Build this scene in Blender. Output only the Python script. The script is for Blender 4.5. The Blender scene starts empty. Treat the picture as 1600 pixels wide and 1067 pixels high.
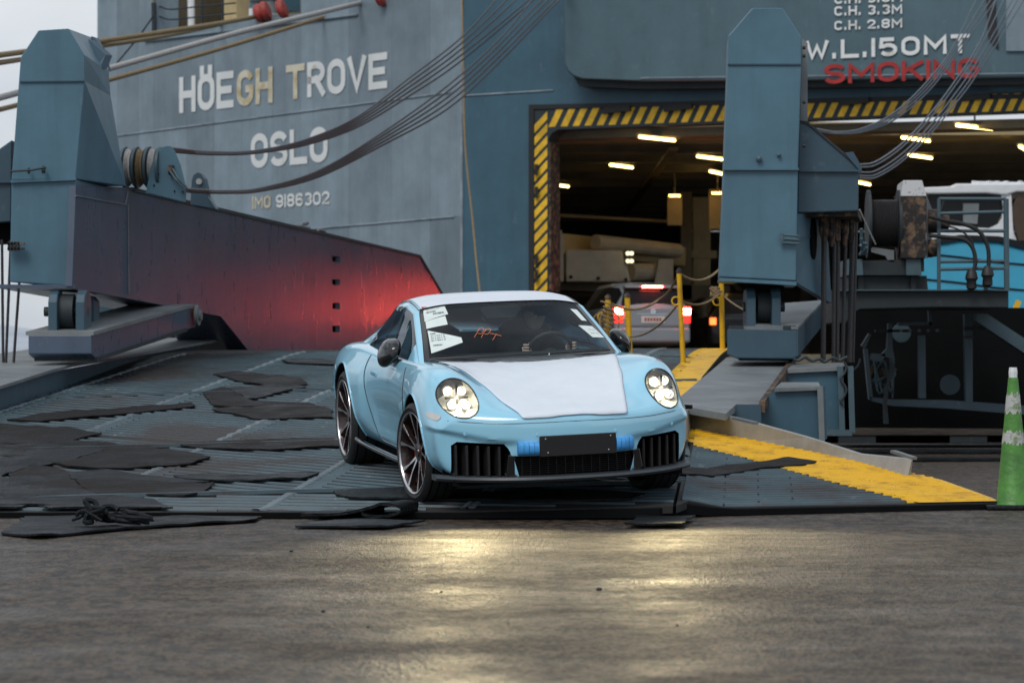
import bpy, bmesh, math, random
from mathutils import Vector, Matrix, noise
from mathutils.bvhtree import BVHTree
from mathutils.geometry import tessellate_polygon
R = math.radians
random.seed(7)
sc = bpy.context.scene
col = sc.collection
H, F, HY = 1.01, 4480.0, 575.0      # eye height, focal length in photo pixels, horizon row

# ------------------------------------------------------------ camera, sky, sun, exposure
cam = bpy.data.cameras.new('camera'); camo = bpy.data.objects.new('camera', cam); col.objects.link(camo)
camo.location = (0, 0, H); camo.rotation_euler = (R(90), 0, 0)
cam.sensor_width = 36; cam.lens = 36*F/1600; cam.shift_y = (HY-533.5)/1600
cam.clip_start = 0.1; cam.clip_end = 9000
cam.dof.use_dof = True; cam.dof.focus_distance = 20.0; cam.dof.aperture_fstop = 4.6
sc.camera = camo
SUN_EL, SUN_AZ = 48, 205
world = bpy.data.worlds.new('World'); sc.world = world; world.use_nodes = True
nt = world.node_tree; nt.nodes.clear()
wo = nt.nodes.new('ShaderNodeOutputWorld'); bg = nt.nodes.new('ShaderNodeBackground')
sky = nt.nodes.new('ShaderNodeTexSky'); sky.sky_type = 'NISHITA'; sky.sun_disc = False
sky.sun_elevation = R(SUN_EL); sky.sun_rotation = R(SUN_AZ)
bg.inputs['Strength'].default_value = 0.088
tc = nt.nodes.new('ShaderNodeTexCoord'); nz = nt.nodes.new('ShaderNodeTexNoise')
nz.inputs['Scale'].default_value = 1.7; nz.inputs['Detail'].default_value = 5
mp = nt.nodes.new('ShaderNodeMapping'); mp.inputs['Scale'].default_value = (1, 1, 3)
cr = nt.nodes.new('ShaderNodeValToRGB')
cr.color_ramp.elements[0].position = .36; cr.color_ramp.elements[0].color = (2.9, 3.6, 4.6, 1)
cr.color_ramp.elements[1].position = .62; cr.color_ramp.elements[1].color = (9.6, 10.0, 10.4, 1)
mx = nt.nodes.new('ShaderNodeMix'); mx.data_type = 'RGBA'; mx.inputs[0].default_value = .93
L = nt.links.new
L(tc.outputs['Generated'], mp.inputs[0]); L(mp.outputs[0], nz.inputs['Vector']); L(nz.outputs['Fac'], cr.inputs[0])
L(sky.outputs[0], mx.inputs[6]); L(cr.outputs[0], mx.inputs[7]); L(mx.outputs[2], bg.inputs[0]); L(bg.outputs[0], wo.inputs[0])
sl = bpy.data.lights.new('sun', 'SUN'); sl.energy = 1.5; sl.angle = R(25); sl.color = (1, .96, .9)
so = bpy.data.objects.new('sun', sl); col.objects.link(so)
el, az = R(SUN_EL), R(SUN_AZ)
so.rotation_euler = Vector((math.cos(el)*math.sin(az), math.cos(el)*math.cos(az), math.sin(el))).to_track_quat('Z', 'Y').to_euler()
vs = sc.view_settings; sc.display_settings.display_device = 'sRGB'
vs.view_transform = 'Standard'; vs.look = 'None'; vs.exposure = 0.0; vs.gamma = 1; vs.use_curve_mapping = False
sc.cycles.use_denoising = True; sc.cycles.max_bounces = 8; sc.cycles.transparent_max_bounces = 12
sc.cycles.sample_clamp_indirect = 6

# ------------------------------------------------------------ materials
def mat(name, c, rough=.5, metal=0., var=.15, vs_=3., bump=0., bs=40., coat=0., cr_=.02, c2=None, stretch=(1, 1, 1), rough_var=0., thr=(.35, .65), spec=.5):
    m = bpy.data.materials.new(name); m.use_nodes = True; t = m.node_tree; n = t.nodes; l = t.links.new
    b = n['Principled BSDF']; b.inputs['Roughness'].default_value = rough; b.inputs['Metallic'].default_value = metal
    b.inputs['Coat Weight'].default_value = coat; b.inputs['Coat Roughness'].default_value = cr_
    b.inputs['Specular IOR Level'].default_value = spec
    tcn = n.new('ShaderNodeTexCoord'); mpn = n.new('ShaderNodeMapping'); mpn.inputs['Scale'].default_value = stretch
    l(tcn.outputs['Object'], mpn.inputs[0])
    if var > 0 or c2:
        nn = n.new('ShaderNodeTexNoise'); nn.inputs['Scale'].default_value = vs_; nn.inputs['Detail'].default_value = 7; nn.inputs['Roughness'].default_value = .62
        l(mpn.outputs[0], nn.inputs['Vector'])
        rp = n.new('ShaderNodeValToRGB'); e = rp.color_ramp.elements
        e[0].position, e[1].position = thr
        cc = c2 or [x*(1-var) for x in c]
        e[0].color = (*cc, 1); e[1].color = (*([min(1, x*(1+var*.6)) for x in c] if not c2 else c), 1)
        l(nn.outputs['Fac'], rp.inputs[0]); l(rp.outputs[0], b.inputs['Base Color'])
        if rough_var:
            mr = n.new('ShaderNodeMapRange'); mr.inputs[1].default_value = .3; mr.inputs[2].default_value = .7
            mr.inputs[3].default_value = max(.02, rough-rough_var); mr.inputs[4].default_value = min(1, rough+rough_var)
            l(nn.outputs['Fac'], mr.inputs[0]); l(mr.outputs[0], b.inputs['Roughness'])
    else:
        b.inputs['Base Color'].default_value = (*c, 1)
    if bump:
        n2 = n.new('ShaderNodeTexNoise'); n2.inputs['Scale'].default_value = bs; n2.inputs['Detail'].default_value = 4
        l(mpn.outputs[0], n2.inputs['Vector'])
        bp = n.new('ShaderNodeBump'); bp.inputs['Strength'].default_value = bump; bp.inputs['Distance'].default_value = .02
        l(n2.outputs['Fac'], bp.inputs['Height']); l(bp.outputs[0], b.inputs['Normal'])
    return m
def emit(name, c, s):
    m = bpy.data.materials.new(name); m.use_nodes = True; b = m.node_tree.nodes['Principled BSDF']
    b.inputs['Base Color'].default_value = (*[min(1, x) for x in c], 1); b.inputs['Emission Color'].default_value = (*c, 1); b.inputs['Emission Strength'].default_value = s
    return m
def steel(name, c, rough=.42, rust=.25, streak=1.0, wear=.35, bmp=.25, dirt=0.):
    """painted ship steel: mottled paint, vertical runs of grime, sparse rust"""
    m = bpy.data.materials.new(name); m.use_nodes = True; t = m.node_tree; n = t.nodes; l = t.links.new
    b = n['Principled BSDF']; tcn = n.new('ShaderNodeTexCoord')
    def ns(scale, st, det=6):
        mpn = n.new('ShaderNodeMapping'); mpn.inputs['Scale'].default_value = st; l(tcn.outputs['Object'], mpn.inputs[0])
        a = n.new('ShaderNodeTexNoise'); a.inputs['Scale'].default_value = scale; a.inputs['Detail'].default_value = det; a.inputs['Roughness'].default_value = .65
        l(mpn.outputs[0], a.inputs['Vector']); return a.outputs['Fac']
    def ramp(src, p0, c0, p1, c1):
        r = n.new('ShaderNodeValToRGB'); e = r.color_ramp.elements; e[0].position = p0; e[1].position = p1; e[0].color = (*c0, 1); e[1].color = (*c1, 1)
        l(src, r.inputs[0]); return r.outputs[0]
    def mix(fac, a, bb, mode='MIX'):
        x = n.new('ShaderNodeMix'); x.data_type = 'RGBA'; x.blend_type = mode
        if isinstance(fac, float): x.inputs[0].default_value = fac
        else: l(fac, x.inputs[0])
        for i, v in ((6, a), (7, bb)):
            if isinstance(v, tuple): x.inputs[i].default_value = (*v, 1)
            else: l(v, x.inputs[i])
        return x.outputs[2]
    base = ramp(ns(1.1, (1, 1, 1)), .3, tuple(x*(1-.22*wear*2) for x in c), .7, tuple(min(1, x*(1+.15*wear*2)) for x in c))
    st = ramp(ns(2.2*streak, (1.6, 1.6, .12)), .48, (1, 1, 1), .75, (.77, .77, .78))
    cc = mix(.75, base, st, 'MULTIPLY')
    pale = ramp(ns(7, (1, 1, .5), 8), .62, (0, 0, 0), .70, (1, 1, 1))
    pl = n.new('ShaderNodeMath'); pl.operation = 'MULTIPLY'; pl.inputs[1].default_value = .18*wear; l(pale, pl.inputs[0])
    cc = mix(pl.outputs[0], cc, (.55, .56, .55))
    rs = ramp(ns(3.1, (1, 1, .3), 9), .70-.12*rust, (0, 0, 0), .76, (1, 1, 1))
    rl = n.new('ShaderNodeMath'); rl.operation = 'MULTIPLY'; rl.inputs[1].default_value = min(1, rust*1.6); l(rs, rl.inputs[0])
    cc = mix(rl.outputs[0], cc, (.10, .055, .035))
    if dirt:
        dd_ = ramp(ns(.55, (1, 1, 1), 7), .50, (0, 0, 0), .60, (1, 1, 1)); dm = n.new('ShaderNodeMath'); dm.operation = 'MULTIPLY'; dm.inputs[1].default_value = dirt; l(dd_, dm.inputs[0])
        cc = mix(dm.outputs[0], cc, (.040, .026, .022))
    l(cc, b.inputs['Base Color'])
    mr = n.new('ShaderNodeMapRange'); mr.inputs[3].default_value = rough-.08; mr.inputs[4].default_value = rough+.14
    l(ns(5, (1, 1, .4)), mr.inputs[0]); l(mr.outputs[0], b.inputs['Roughness'])
    bp = n.new('ShaderNodeBump'); bp.inputs['Strength'].default_value = bmp; bp.inputs['Distance'].default_value = .03
    l(ns(1.6, (1, 1, 1), 3), bp.inputs['Height']); l(bp.outputs[0], b.inputs['Normal'])
    return m
M = {}
M['hull'] = steel('hull_grey_paint', (.20, .26, .305), .5, .12, 1.0, .45)
M['stern'] = steel('stern_blue_paint', (.045, .115, .165), .45, .12, .7, .4)
M['panel'] = steel('upper_panel_paint', (.075, .135, .165), .45, .10, .7, .4)
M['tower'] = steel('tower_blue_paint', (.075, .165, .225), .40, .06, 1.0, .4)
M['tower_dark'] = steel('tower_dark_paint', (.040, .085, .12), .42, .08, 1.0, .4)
M['kerb'] = steel('kerb_steel', (.34, .34, .33), .55, .25, 1.0, .8)
M['girder'] = steel('girder_paint', (.075, .105, .155), .27, .05, 1.0, .35, .07)
M['deck'] = steel('ramp_deck_paint', (.010, .012, .013), .75, .5, 1.0, .2, .1, .5)
M['bar'] = steel('grip_bar_paint', (.075, .120, .145), .42, .6, 1.0, .9, .1, .8)
M['grey_steel'] = steel('worn_grey_steel', (.18, .20, .21), .55, .4, 1.0, .9)
M['dark_steel'] = steel('dark_steel', (.020, .030, .036), .6, .35, 1.0, .5)
M['frame_steel'] = steel('frame_blue_steel', (.062, .108, .132), .5, .3, 1.0, .5)
M['rusty'] = mat('rusty_brown_steel', (.16, .10, .06), .75, 0, .6, 9, .4, 60, c2=(.018, .016, .016), thr=(.48, .6))
M['yellow'] = mat('yellow_deck_paint', (.80, .46, .012), .42, 0, .25, 6, .3, 70, c2=(.50, .26, .02), thr=(.3, .5))
M['stripe_back'] = mat('hazard_dark', (.018, .032, .040), .6, 0, .2, 4)
M['stripe'] = mat('hazard_yellow', (.85, .50, .02), .55, 0, .3, 4)
M['black_paint'] = mat('black_paint', (.012, .012, .013), .55, 0, .2, 4)
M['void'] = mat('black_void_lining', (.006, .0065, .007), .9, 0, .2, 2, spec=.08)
M['rope'] = mat('hemp_rope', (.30, .22, .12), .85, 0, .5, 60, .6, 120)
M['rope_grey'] = mat('grey_rope', (.42, .41, .40), .8, 0, .2, 30, .3, 90)
M['wire'] = mat('greased_wire_rope', (.05, .048, .052), .5, .3, .3, 50)
M['wire_grey'] = mat('grey_wire_rope', (.10, .12, .15), .5, .3, .3, 50)
M['rubber'] = mat('worn_rubber_mat', (.016, .020, .024), .50, 0, .3, 3, .8, 26, c2=(.005, .0055, .006), rough_var=.2, spec=.14)
M['rubber_rust'] = mat('rusty_rubber_mat', (.021, .0175, .017), .6, 0, .3, 3, .8, 26, c2=(.006, .006, .007), rough_var=.2, spec=.12)
M['tyre'] = mat('tyre_rubber', (.016, .016, .017), .65, 0, .2, 20, .2, 80)
M['chrome'] = mat('chrome', (.8, .8, .8), .12, 1, 0)
M['white_text'] = mat('white_lettering', (.74, .76, .76), .6, 0, .25, 3, c2=(.50, .48, .40), thr=(.30, .42))
M['cream_text'] = mat('rust_stained_lettering', (.66, .62, .50), .6, 0, .3, 3, c2=(.50, .40, .22), thr=(.38, .55))
M['red_text'] = mat('red_lettering', (.36, .02, .02), .6, 0, .3, 6)
M['white'] = mat('white_gelcoat', (.74, .76, .78), .35, 0, .08, 3)
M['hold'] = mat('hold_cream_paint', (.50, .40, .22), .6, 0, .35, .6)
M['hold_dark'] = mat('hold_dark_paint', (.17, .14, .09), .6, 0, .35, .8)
M['tube'] = emit('lamp_tube', (1, .72, .24), 8)
M['glass_dark'] = mat('dark_glass', (.008, .010, .012), .15, 0, 0, spec=.2)
M['seam'] = mat('weld_seam_paint', (.26, .31, .36), .5, 0, .4, 2)

# ------------------------------------------------------------ object helpers
def link(o, parent=None):
    col.objects.link(o)
    if parent is not None:
        o.parent = parent
        if parent.type == 'EMPTY' and not parent.get('_local'):
            o.matrix_parent_inverse = Matrix.Translation(-parent.location)
    return o
def tag(o, label=None, cat=None, group=None, kind=None):
    if label: o['label'] = label
    if cat: o['category'] = cat
    if group: o['group'] = group
    if kind: o['kind'] = kind
    return o
def thing(name, loc, label, cat, group=None):
    o = bpy.data.objects.new(name, None); o.location = loc; o.empty_display_size = .2; col.objects.link(o)
    return tag(o, label, cat, group)
def flat(ms):
    return ms if isinstance(ms, (list, tuple)) else [ms]
class MB:
    """collects verts / faces of ONE mesh"""
    def __init__(s): s.v = []; s.f = []; s.m = []
    def add(s, v, f, mi=0):
        k = len(s.v); s.v += [tuple(p) for p in v]; s.f += [tuple(i+k for i in q) for q in f]; s.m += [mi]*len(f); return s
    def box(s, a, b, mi=0):
        x0, y0, z0 = a; x1, y1, z1 = b
        return s.add([(x0,y0,z0),(x1,y0,z0),(x1,y1,z0),(x0,y1,z0),(x0,y0,z1),(x1,y0,z1),(x1,y1,z1),(x0,y1,z1)],
                     [(0,3,2,1),(4,5,6,7),(0,1,5,4),(1,2,6,5),(2,3,7,6),(3,0,4,7)], mi)
    def prism(s, pts, off, mi=0, both=True):
        """polygon (3-D points) extruded by vector off (one vector or one per point)"""
        n = len(pts); pts = [Vector(p) for p in pts]
        offs = off if isinstance(off, list) else [Vector(off)]*n
        bk = [p+Vector(o) for p, o in zip(pts, offs)]
        tri = tessellate_polygon([pts])
        f = [tuple(t) for t in tri] + [tuple(i+n for i in reversed(t)) for t in tri] + [(i, (i+1) % n, (i+1) % n+n, i+n) for i in range(n)]
        return s.add(pts+bk, f, mi)
    def tube(s, pts, r, n=8, mi=0, caps=True, closed=False):
        pts = [Vector(p) for p in pts]; N = len(pts); rs = r if isinstance(r, (list, tuple)) else [r]*N
        ref = Vector((0, 0, 1)); v = []; f = []
        for i, p in enumerate(pts):
            if closed: d = pts[(i+1) % N]-pts[i-1]
            else: d = pts[min(i+1, N-1)]-pts[max(i-1, 0)]
            d.normalize()
            if abs(d.dot(ref)) > .95: ref = Vector((1, 0, 0)) if abs(d.x) < .9 else Vector((0, 1, 0))
            a = ref.cross(d).normalized(); b = d.cross(a); ref = b
            for k in range(n):
                t = 2*math.pi*k/n; v.append(p+(a*math.cos(t)+b*math.sin(t))*rs[i])
        for i in range(N if closed else N-1):
            for k in range(n):
                j = (i+1) % N
                f.append((i*n+k, i*n+(k+1) % n, j*n+(k+1) % n, j*n+k))
        if caps and not closed:
            f.append(tuple(reversed(range(n)))); f.append(tuple(range((N-1)*n, N*n)))
        return s.add(v, f, mi)
    def lathe(s, prof, c, ax, n=32, mi=0, closed=False):
        """profile [(radius, along)] around axis ax through c"""
        ax = Vector(ax).normalized(); a = ax.orthogonal().normalized(); b = ax.cross(a); c = Vector(c); v = []; f = []
        for (r, h) in prof:
            for k in range(n):
                t = 2*math.pi*k/n; v.append(c+ax*h+(a*math.cos(t)+b*math.sin(t))*r)
        m = len(prof)
        for i in range(m if closed else m-1):
            j = (i+1) % m
            for k in range(n): f.append((i*n+k, i*n+(k+1) % n, j*n+(k+1) % n, j*n+k))
        if not closed:
            f.append(tuple(reversed(range(n)))); f.append(tuple(range((m-1)*n, m*n)))
        return s.add(v, f, mi)
    def mesh(s, name, mats, smooth=None):
        me = bpy.data.meshes.new(name); me.from_pydata(s.v, [], s.f)
        for q in flat(mats): me.materials.append(q)
        me.polygons.foreach_set('material_index', s.m)
        bm = bmesh.new(); bm.from_mesh(me); bmesh.ops.recalc_face_normals(bm, faces=bm.faces); bm.to_mesh(me); bm.free()
        if smooth: shade(me, smooth)
        me.update(); return me
    def build(s, name, mats, parent=None, smooth=None, bevel=0):
        o = bpy.data.objects.new(name, s.mesh(name, mats, smooth)); link(o, parent)
        if bevel:
            md = o.modifiers.new('bevel', 'BEVEL'); md.width = bevel; md.segments = 2; md.limit_method = 'ANGLE'; md.angle_limit = R(40)
        return o
def shade(me, ang=35):
    me.polygons.foreach_set('use_smooth', [True]*len(me.polygons)); me.set_sharp_from_angle(angle=R(ang))
def P(px, py, d):
    """the point at depth d seen at photo pixel (px, py)"""
    return Vector(((px-800)/F*d, d, H-(py-HY)/F*d))
TX = .15                                         # ramp axis: metres to the right per metre of depth
def extr(pts, d, dep, tx=TX):
    """thick plate facing the eye: outline measured at depth d, running back dep metres along the ramp axis"""
    q = [P(x, y, d) if len(t) == 0 else P(x, y, t[0]) for x, y, *t in pts]
    return q, Vector((tx*dep, dep, 0))
def slab(name, pts, d, dep, m, parent=None, tx=TX, bevel=0, smooth=None):
    q, o = extr(pts, d, dep, tx)
    return MB().prism(q, o).build(name, m, parent, smooth, bevel)
def bar3(mb, a, b, w, h, mi=0):
    """rectangular bar from a to b, width w (horizontal), height h"""
    a = Vector(a); b = Vector(b); d = (b-a).normalized(); u = Vector((0, 0, 1))
    if abs(d.z) > .9: u = Vector((0, -1, 0))
    s = d.cross(u).normalized()*w/2; t = s.cross(d).normalized()*h/2
    return mb.add([a-s-t, a+s-t, a+s+t, a-s+t, b-s-t, b+s-t, b+s+t, b-s+t],
                  [(0,3,2,1),(4,5,6,7),(0,1,5,4),(1,2,6,5),(2,3,7,6),(3,0,4,7)], mi)
def spl(pts, n=8):
    """catmull-rom through points"""
    P_ = [Vector(p) for p in pts]; P_ = [2*P_[0]-P_[1]]+P_+[2*P_[-1]-P_[-2]]; o = []
    for i in range(1, len(P_)-2):
        a, b, c, d = P_[i-1:i+3]
        for k in range(n):
            t = k/n; o.append(.5*((2*b)+(c-a)*t+(2*a-5*b+4*c-d)*t*t+(3*b-a-3*c+d)*t*t*t))
    o.append(P_[-2]); return o
def text(name, s, bl, br, tl, m, parent, off, bold=.02):
    """painted word: base line from bl to br, capital height up to tl (3-D points), off = small lift towards the eye"""
    cu = bpy.data.curves.new('t', 'FONT'); cu.body = s; cu.size = 1; cu.offset = bold; cu.resolution_u = 4
    o = bpy.data.objects.new('t', cu); col.objects.link(o)
    ch = bpy.data.curves.new('t', 'FONT'); ch.body = 'H'; ch.size = 1; ch.offset = bold; oh = bpy.data.objects.new('t', ch); col.objects.link(oh)
    dg = bpy.context.evaluated_depsgraph_get()
    me = bpy.data.meshes.new_from_object(o.evaluated_get(dg)); mh = bpy.data.meshes.new_from_object(oh.evaluated_get(dg))
    xs = [v.co.x for v in me.vertices]; x0, x1 = min(xs), max(xs); cap = max(v.co.y for v in mh.vertices); y0 = min(v.co.y for v in mh.vertices)
    bl, br, tl, off = Vector(bl), Vector(br), Vector(tl), Vector(off)
    for v in me.vertices:
        v.co = bl+(br-bl)*((v.co.x-x0)/(x1-x0))+(tl-bl)*((v.co.y-y0)/(cap-y0))+off
    for q in (o, oh): bpy.data.objects.remove(q)
    bpy.data.meshes.remove(mh); me.name = name; me.materials.clear(); me.materials.append(m)
    ob = bpy.data.objects.new(name, me); return link(ob, parent)
def apply_mods(o):
    dg = bpy.context.evaluated_depsgraph_get(); me = bpy.data.meshes.new_from_object(o.evaluated_get(dg)); o.modifiers.clear(); o.data = me; return me

def _arc(cx, cy, rx, ry, a0, a1, n=8): return [(cx+rx*math.cos(R(a0+(a1-a0)*i/n)), cy+ry*math.sin(R(a0+(a1-a0)*i/n))) for i in range(n+1)]
def glyph(ch, w):
    """stencil style strokes in a box w wide, 1 high; returns list of (points, closed)"""
    r = w/2; k = .30
    O_ = lambda y0, y1: (_arc(r, y1-min(k, (y1-y0)/2), r, min(k, (y1-y0)/2), 0, 180)+_arc(r, y0+min(k, (y1-y0)/2), r, min(k, (y1-y0)/2), 180, 360), True)
    G = {
     'H': [([(0, 0), (0, 1)], 0), ([(w, 0), (w, 1)], 0), ([(0, .5), (w, .5)], 0)],
     'O': [O_(0, 1)], '0': [O_(0, 1)], 'Ö': [O_(0, 1), ([(r*.35, 1.16), (r*.35, 1.30)], 0), ([(r*1.65, 1.16), (r*1.65, 1.30)], 0)],
     'E': [([(w, 1), (0, 1), (0, 0), (w, 0)], 0), ([(0, .5), (w*.85, .5)], 0)],
     'L': [([(0, 1), (0, 0), (w, 0)], 0)], 'I': [([(r, 0), (r, 1)], 0)], '1': [([(r, 0), (r, 1)], 0)],
     'T': [([(0, 1), (w, 1)], 0), ([(r, 0), (r, 1)], 0)], 'V': [([(0, 1), (r, 0), (w, 1)], 0)],
     'W': [([(0, 1), (w*.25, 0), (w*.5, .75), (w*.75, 0), (w, 1)], 0)],
     'M': [([(0, 0), (0, 1), (r, .35), (w, 1), (w, 0)], 0)], 'N': [([(0, 0), (0, 1), (w, 0), (w, 1)], 0)],
     'K': [([(0, 0), (0, 1)], 0), ([(w, 1), (.02, .45)], 0), ([(w*.35, .60), (w, 0)], 0)],
     'G': [(_arc(r, 1-k, r, k, 20, 180)+_arc(r, k, r, k, 180, 360)+[(w, .46), (r*1.05, .46)], 0)],
     'C': [(_arc(r, 1-k, r, k, 20, 180)+_arc(r, k, r, k, 180, 340), 0)],
     'R': [([(0, 0), (0, 1), (w*.55, 1)]+_arc(w*.55, .74, w*.45, .26, 90, -90)+[(0, .48)], 0), ([(w*.5, .48), (w, 0)], 0)],
     'S': [(_arc(r, .75, r, .25, 15, 180)+_arc(r, .75, r, .25, 180, 270, 4)[1:]+_arc(r, .25, r, .25, 90, 0, 4)+_arc(r, .25, r, .25, 0, -165)[1:], 0)],
     '9': [O_(.42, 1), (_arc(w-.001, .6, .001, .1, 0, 1, 1)+[(w, .3)]+_arc(r, .27, r, .27, 0, -160), 0)],
     '6': [O_(0, .58), (_arc(r, .73, r, .27, 20, 180)+[(0, .3)], 0)], '8': [O_(0, .52), O_(.52, 1)],
     '3': [(_arc(r, .75, r, .25, 150, -90)+_arc(r, .25, r, .25, 90, -150), 0)],
     '2': [(_arc(r, .72, r, .28, 165, -30)+[(0, 0), (w, 0)], 0)],
     '5': [([(w*.9, 1), (.04, 1), (0, .54)]+_arc(r, .31, r, .31, 130, -150, 10), 0)], '.': [([(r-.03, .0), (r-.03, .12)], 0)], ' ': []}
    return G[ch]
def ribbon(v, f, pts, closed, sw, z):
    n = len(pts); L_ = []; base = len(v)
    for i, (x, y) in enumerate(pts):
        if closed: a, b = pts[i-1], pts[(i+1) % n]
        else: a, b = pts[max(0, i-1)], pts[min(n-1, i+1)]
        def nrm_(p, q):
            dx, dy = q[0]-p[0], q[1]-p[1]; l_ = math.hypot(dx, dy) or 1; return (-dy/l_, dx/l_)
        n1 = nrm_(a, (x, y)) if a != (x, y) else nrm_((x, y), b); n2 = nrm_((x, y), b) if b != (x, y) else n1
        mx_, my_ = n1[0]+n2[0], n1[1]+n2[1]; l2 = mx_*mx_+my_*my_
        s = min(2.2, 2/l2 if l2 > 1e-6 else 1); mx_, my_ = mx_*s/1., my_*s/1.
        v.append((x+mx_*sw/2, y+my_*sw/2, z)); v.append((x-mx_*sw/2, y-my_*sw/2, z))
    for i in range(n if closed else n-1):
        j = (i+1) % n; f.append((base+2*i, base+2*i+1, base+2*j+1, base+2*j))
def text(name, s, bl, br, tl, m, parent, off, bold=.02, sw=.205):
    """painted word in stencil strokes: base line bl to br, capital height up to tl"""
    bl, br, tl, off = Vector(bl), Vector(br), Vector(tl), Vector(off)
    cap = (tl-bl).length; W_ = (br-bl).length/cap; wid = {'I': .0, '1': .0, '.': .06, ' ': .12, 'W': 1.35, 'M': 1.3}
    tot = sum(wid.get(c, 1) for c in s); n = len(s); gap = .34 if '.' not in s else .55
    unit = (W_-sw*n)/(tot+gap*(n-1)*.5); unit = max(unit, .1); g_ = unit*gap*.5
    v = []; f = []; x = 0; up = (tl-bl); rt2 = (br-bl).normalized()*cap
    for k, c in enumerate(s):
        w = max(.001, unit*wid.get(c, 1)); vv = []; ff = []
        for q, (pts, cl) in enumerate(glyph(c, w)):
            pts = [(a, sw/2+b*(1-sw)) for a, b in pts]
            if not cl:                                   # butt ends reach the cap lines
                if c in 'HITV1KNMWL.' or True:
                    def ext(p0, p1):
                        dx, dy = p0[0]-p1[0], p0[1]-p1[1]; l_ = math.hypot(dx, dy) or 1; return (p0[0]+dx/l_*sw/2, p0[1]+dy/l_*sw/2)
                    if c in 'HI1TELVKNMW.ÖR2': pts = [ext(pts[0], pts[1])]+list(pts[1:-1])+[ext(pts[-1], pts[-2])]
            ribbon(vv, ff, [tuple(p_) for p_ in pts], cl, sw, q)
        k0 = len(v)
        v += [bl+rt2*(x+sw/2+a)+up*b+off*(1+.06*z_) for a, b, z_ in vv]; f += [tuple(i+k0 for i in q) for q in ff]
        x += w+sw+g_
    me = bpy.data.meshes.new(name); me.from_pydata([tuple(p_) for p_ in v], [], f); me.materials.append(m); me.update()
    o = bpy.data.objects.new(name, me); link(o, parent); return o
# ------------------------------------------------------------ ramp surface
def sstep(a, b, x):
    t = max(0, min(1, (x-a)/(b-a))); return t*t*(3-2*t)
def smin(a, b, k):
    h = max(k-abs(a-b), 0)/k; return min(a, b)-h*h*k*.25
def ramp_z(X, d):
    pl = .09+.026*(X+.69)+.084*(d-20)
    cap = 1.235+.001*(d-35)
    fin = .05+.080*(d-(19.6+.40*(X-1.15)))
    w = sstep(1.12, 1.5, X)*(1-sstep(23, 29, d))
    z = pl*(1-w)+fin*w
    return max(.04, smin(z, cap, .12))
def S(px, py, up=0.):
    """where the ray through a photo pixel meets the ramp (or the quay in front of it)"""
    lo = 8.
    while lo < 75:
        d = lo; X = (px-800)/F*d; z = H-(py-HY)/F*d
        if z <= (ramp_z(X, d) if d > 19.3 else 0)+up: break
        lo += .05
    return Vector(((px-800)/F*lo, lo, H-(py-HY)/F*lo))
def G(px, py, z=0.):
    """where the ray meets the level plane z"""
    d = (H-z)*F/(py-HY); return Vector(((px-800)/F*d, d, z))

# ------------------------------------------------------------ quay, water, hills
def quay_mat():
    m = bpy.data.materials.new('wet_asphalt'); m.use_nodes = True; t = m.node_tree; n = t.nodes; l = t.links.new; b = n['Principled BSDF']
    tcn = n.new('ShaderNodeTexCoord')
    def ns(s, det, st=(1, 1, 1)):
        mpn = n.new('ShaderNodeMapping'); mpn.inputs['Scale'].default_value = st; l(tcn.outputs['Object'], mpn.inputs[0])
        a = n.new('ShaderNodeTexNoise'); a.inputs['Scale'].default_value = s; a.inputs['Detail'].default_value = det; a.inputs['Roughness'].default_value = .7; l(mpn.outputs[0], a.inputs['Vector']); return a.outputs['Fac']
    big = ns(.9, 6); fine = ns(42, 3, (1, .4, 1)); mid = ns(11, 6, (1, .42, 1))
    r = n.new('ShaderNodeValToRGB'); e = r.color_ramp.elements; e[0].position = .44; e[1].position = .57; e[0].color = (.005, .004, .0035, 1); e[1].color = (.104, .073, .047, 1)
    mx = n.new('ShaderNodeMath'); mx.operation = 'MULTIPLY_ADD'; mx.inputs[1].default_value = .5; l(mid, mx.inputs[0])
    m2 = n.new('ShaderNodeMath'); m2.operation = 'MULTIPLY'; m2.inputs[1].default_value = .5; l(fine, m2.inputs[0]); l(m2.outputs[0], mx.inputs[2])
    l(mx.outputs[0], r.inputs[0]); l(r.outputs[0], b.inputs['Base Color'])
    r2 = n.new('ShaderNodeMapRange'); r2.inputs[1].default_value = .36; r2.inputs[2].default_value = .64; r2.inputs[3].default_value = .40; r2.inputs[4].default_value = .70; b.inputs['Specular IOR Level'].default_value = .42
    l(big, r2.inputs[0]); l(r2.outputs[0], b.inputs['Roughness'])
    h = n.new('ShaderNodeMath'); h.operation = 'MULTIPLY_ADD'; h.inputs[1].default_value = .8; l(mid, h.inputs[0]); l(fine, h.inputs[2])
    bp = n.new('ShaderNodeBump'); bp.inputs['Strength'].default_value = .9; bp.inputs['Distance'].default_value = .034; l(h.outputs[0], bp.inputs['Height']); l(bp.outputs[0], b.inputs['Normal'])
    return m
M['quay'] = quay_mat()
g = MB()
nx, ny = 60, 60
for j in range(ny+1):
    for i in range(nx+1):
        x = -40+80*i/nx; y = -25+64.5*j/ny
        z = .03*(noise.noise(Vector((x*.35, y*.35, 0)))-.1) if y > 5 else 0
        g.v.append((x, y, min(z, 0)))
for j in range(ny):
    for i in range(nx):
        k = j*(nx+1)+i; g.f.append((k, k+1, k+nx+2, k+nx+1)); g.m.append(0)
q = g.build('quay_ground', M['quay'], None, 60); tag(q, kind='structure')
mb = MB().box((-40, 39.5, -4), (40, 40.2, .0)); tag(mb.build('quay_wall', M['dark_steel']), kind='structure')
mb = MB().box((-3000, 40.3, -4), (3000, 3500, -3.9))
M['water'] = mat('grey_harbour_water', (.03, .045, .05), .12, 0, .1, .5, .6, .6)
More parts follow.
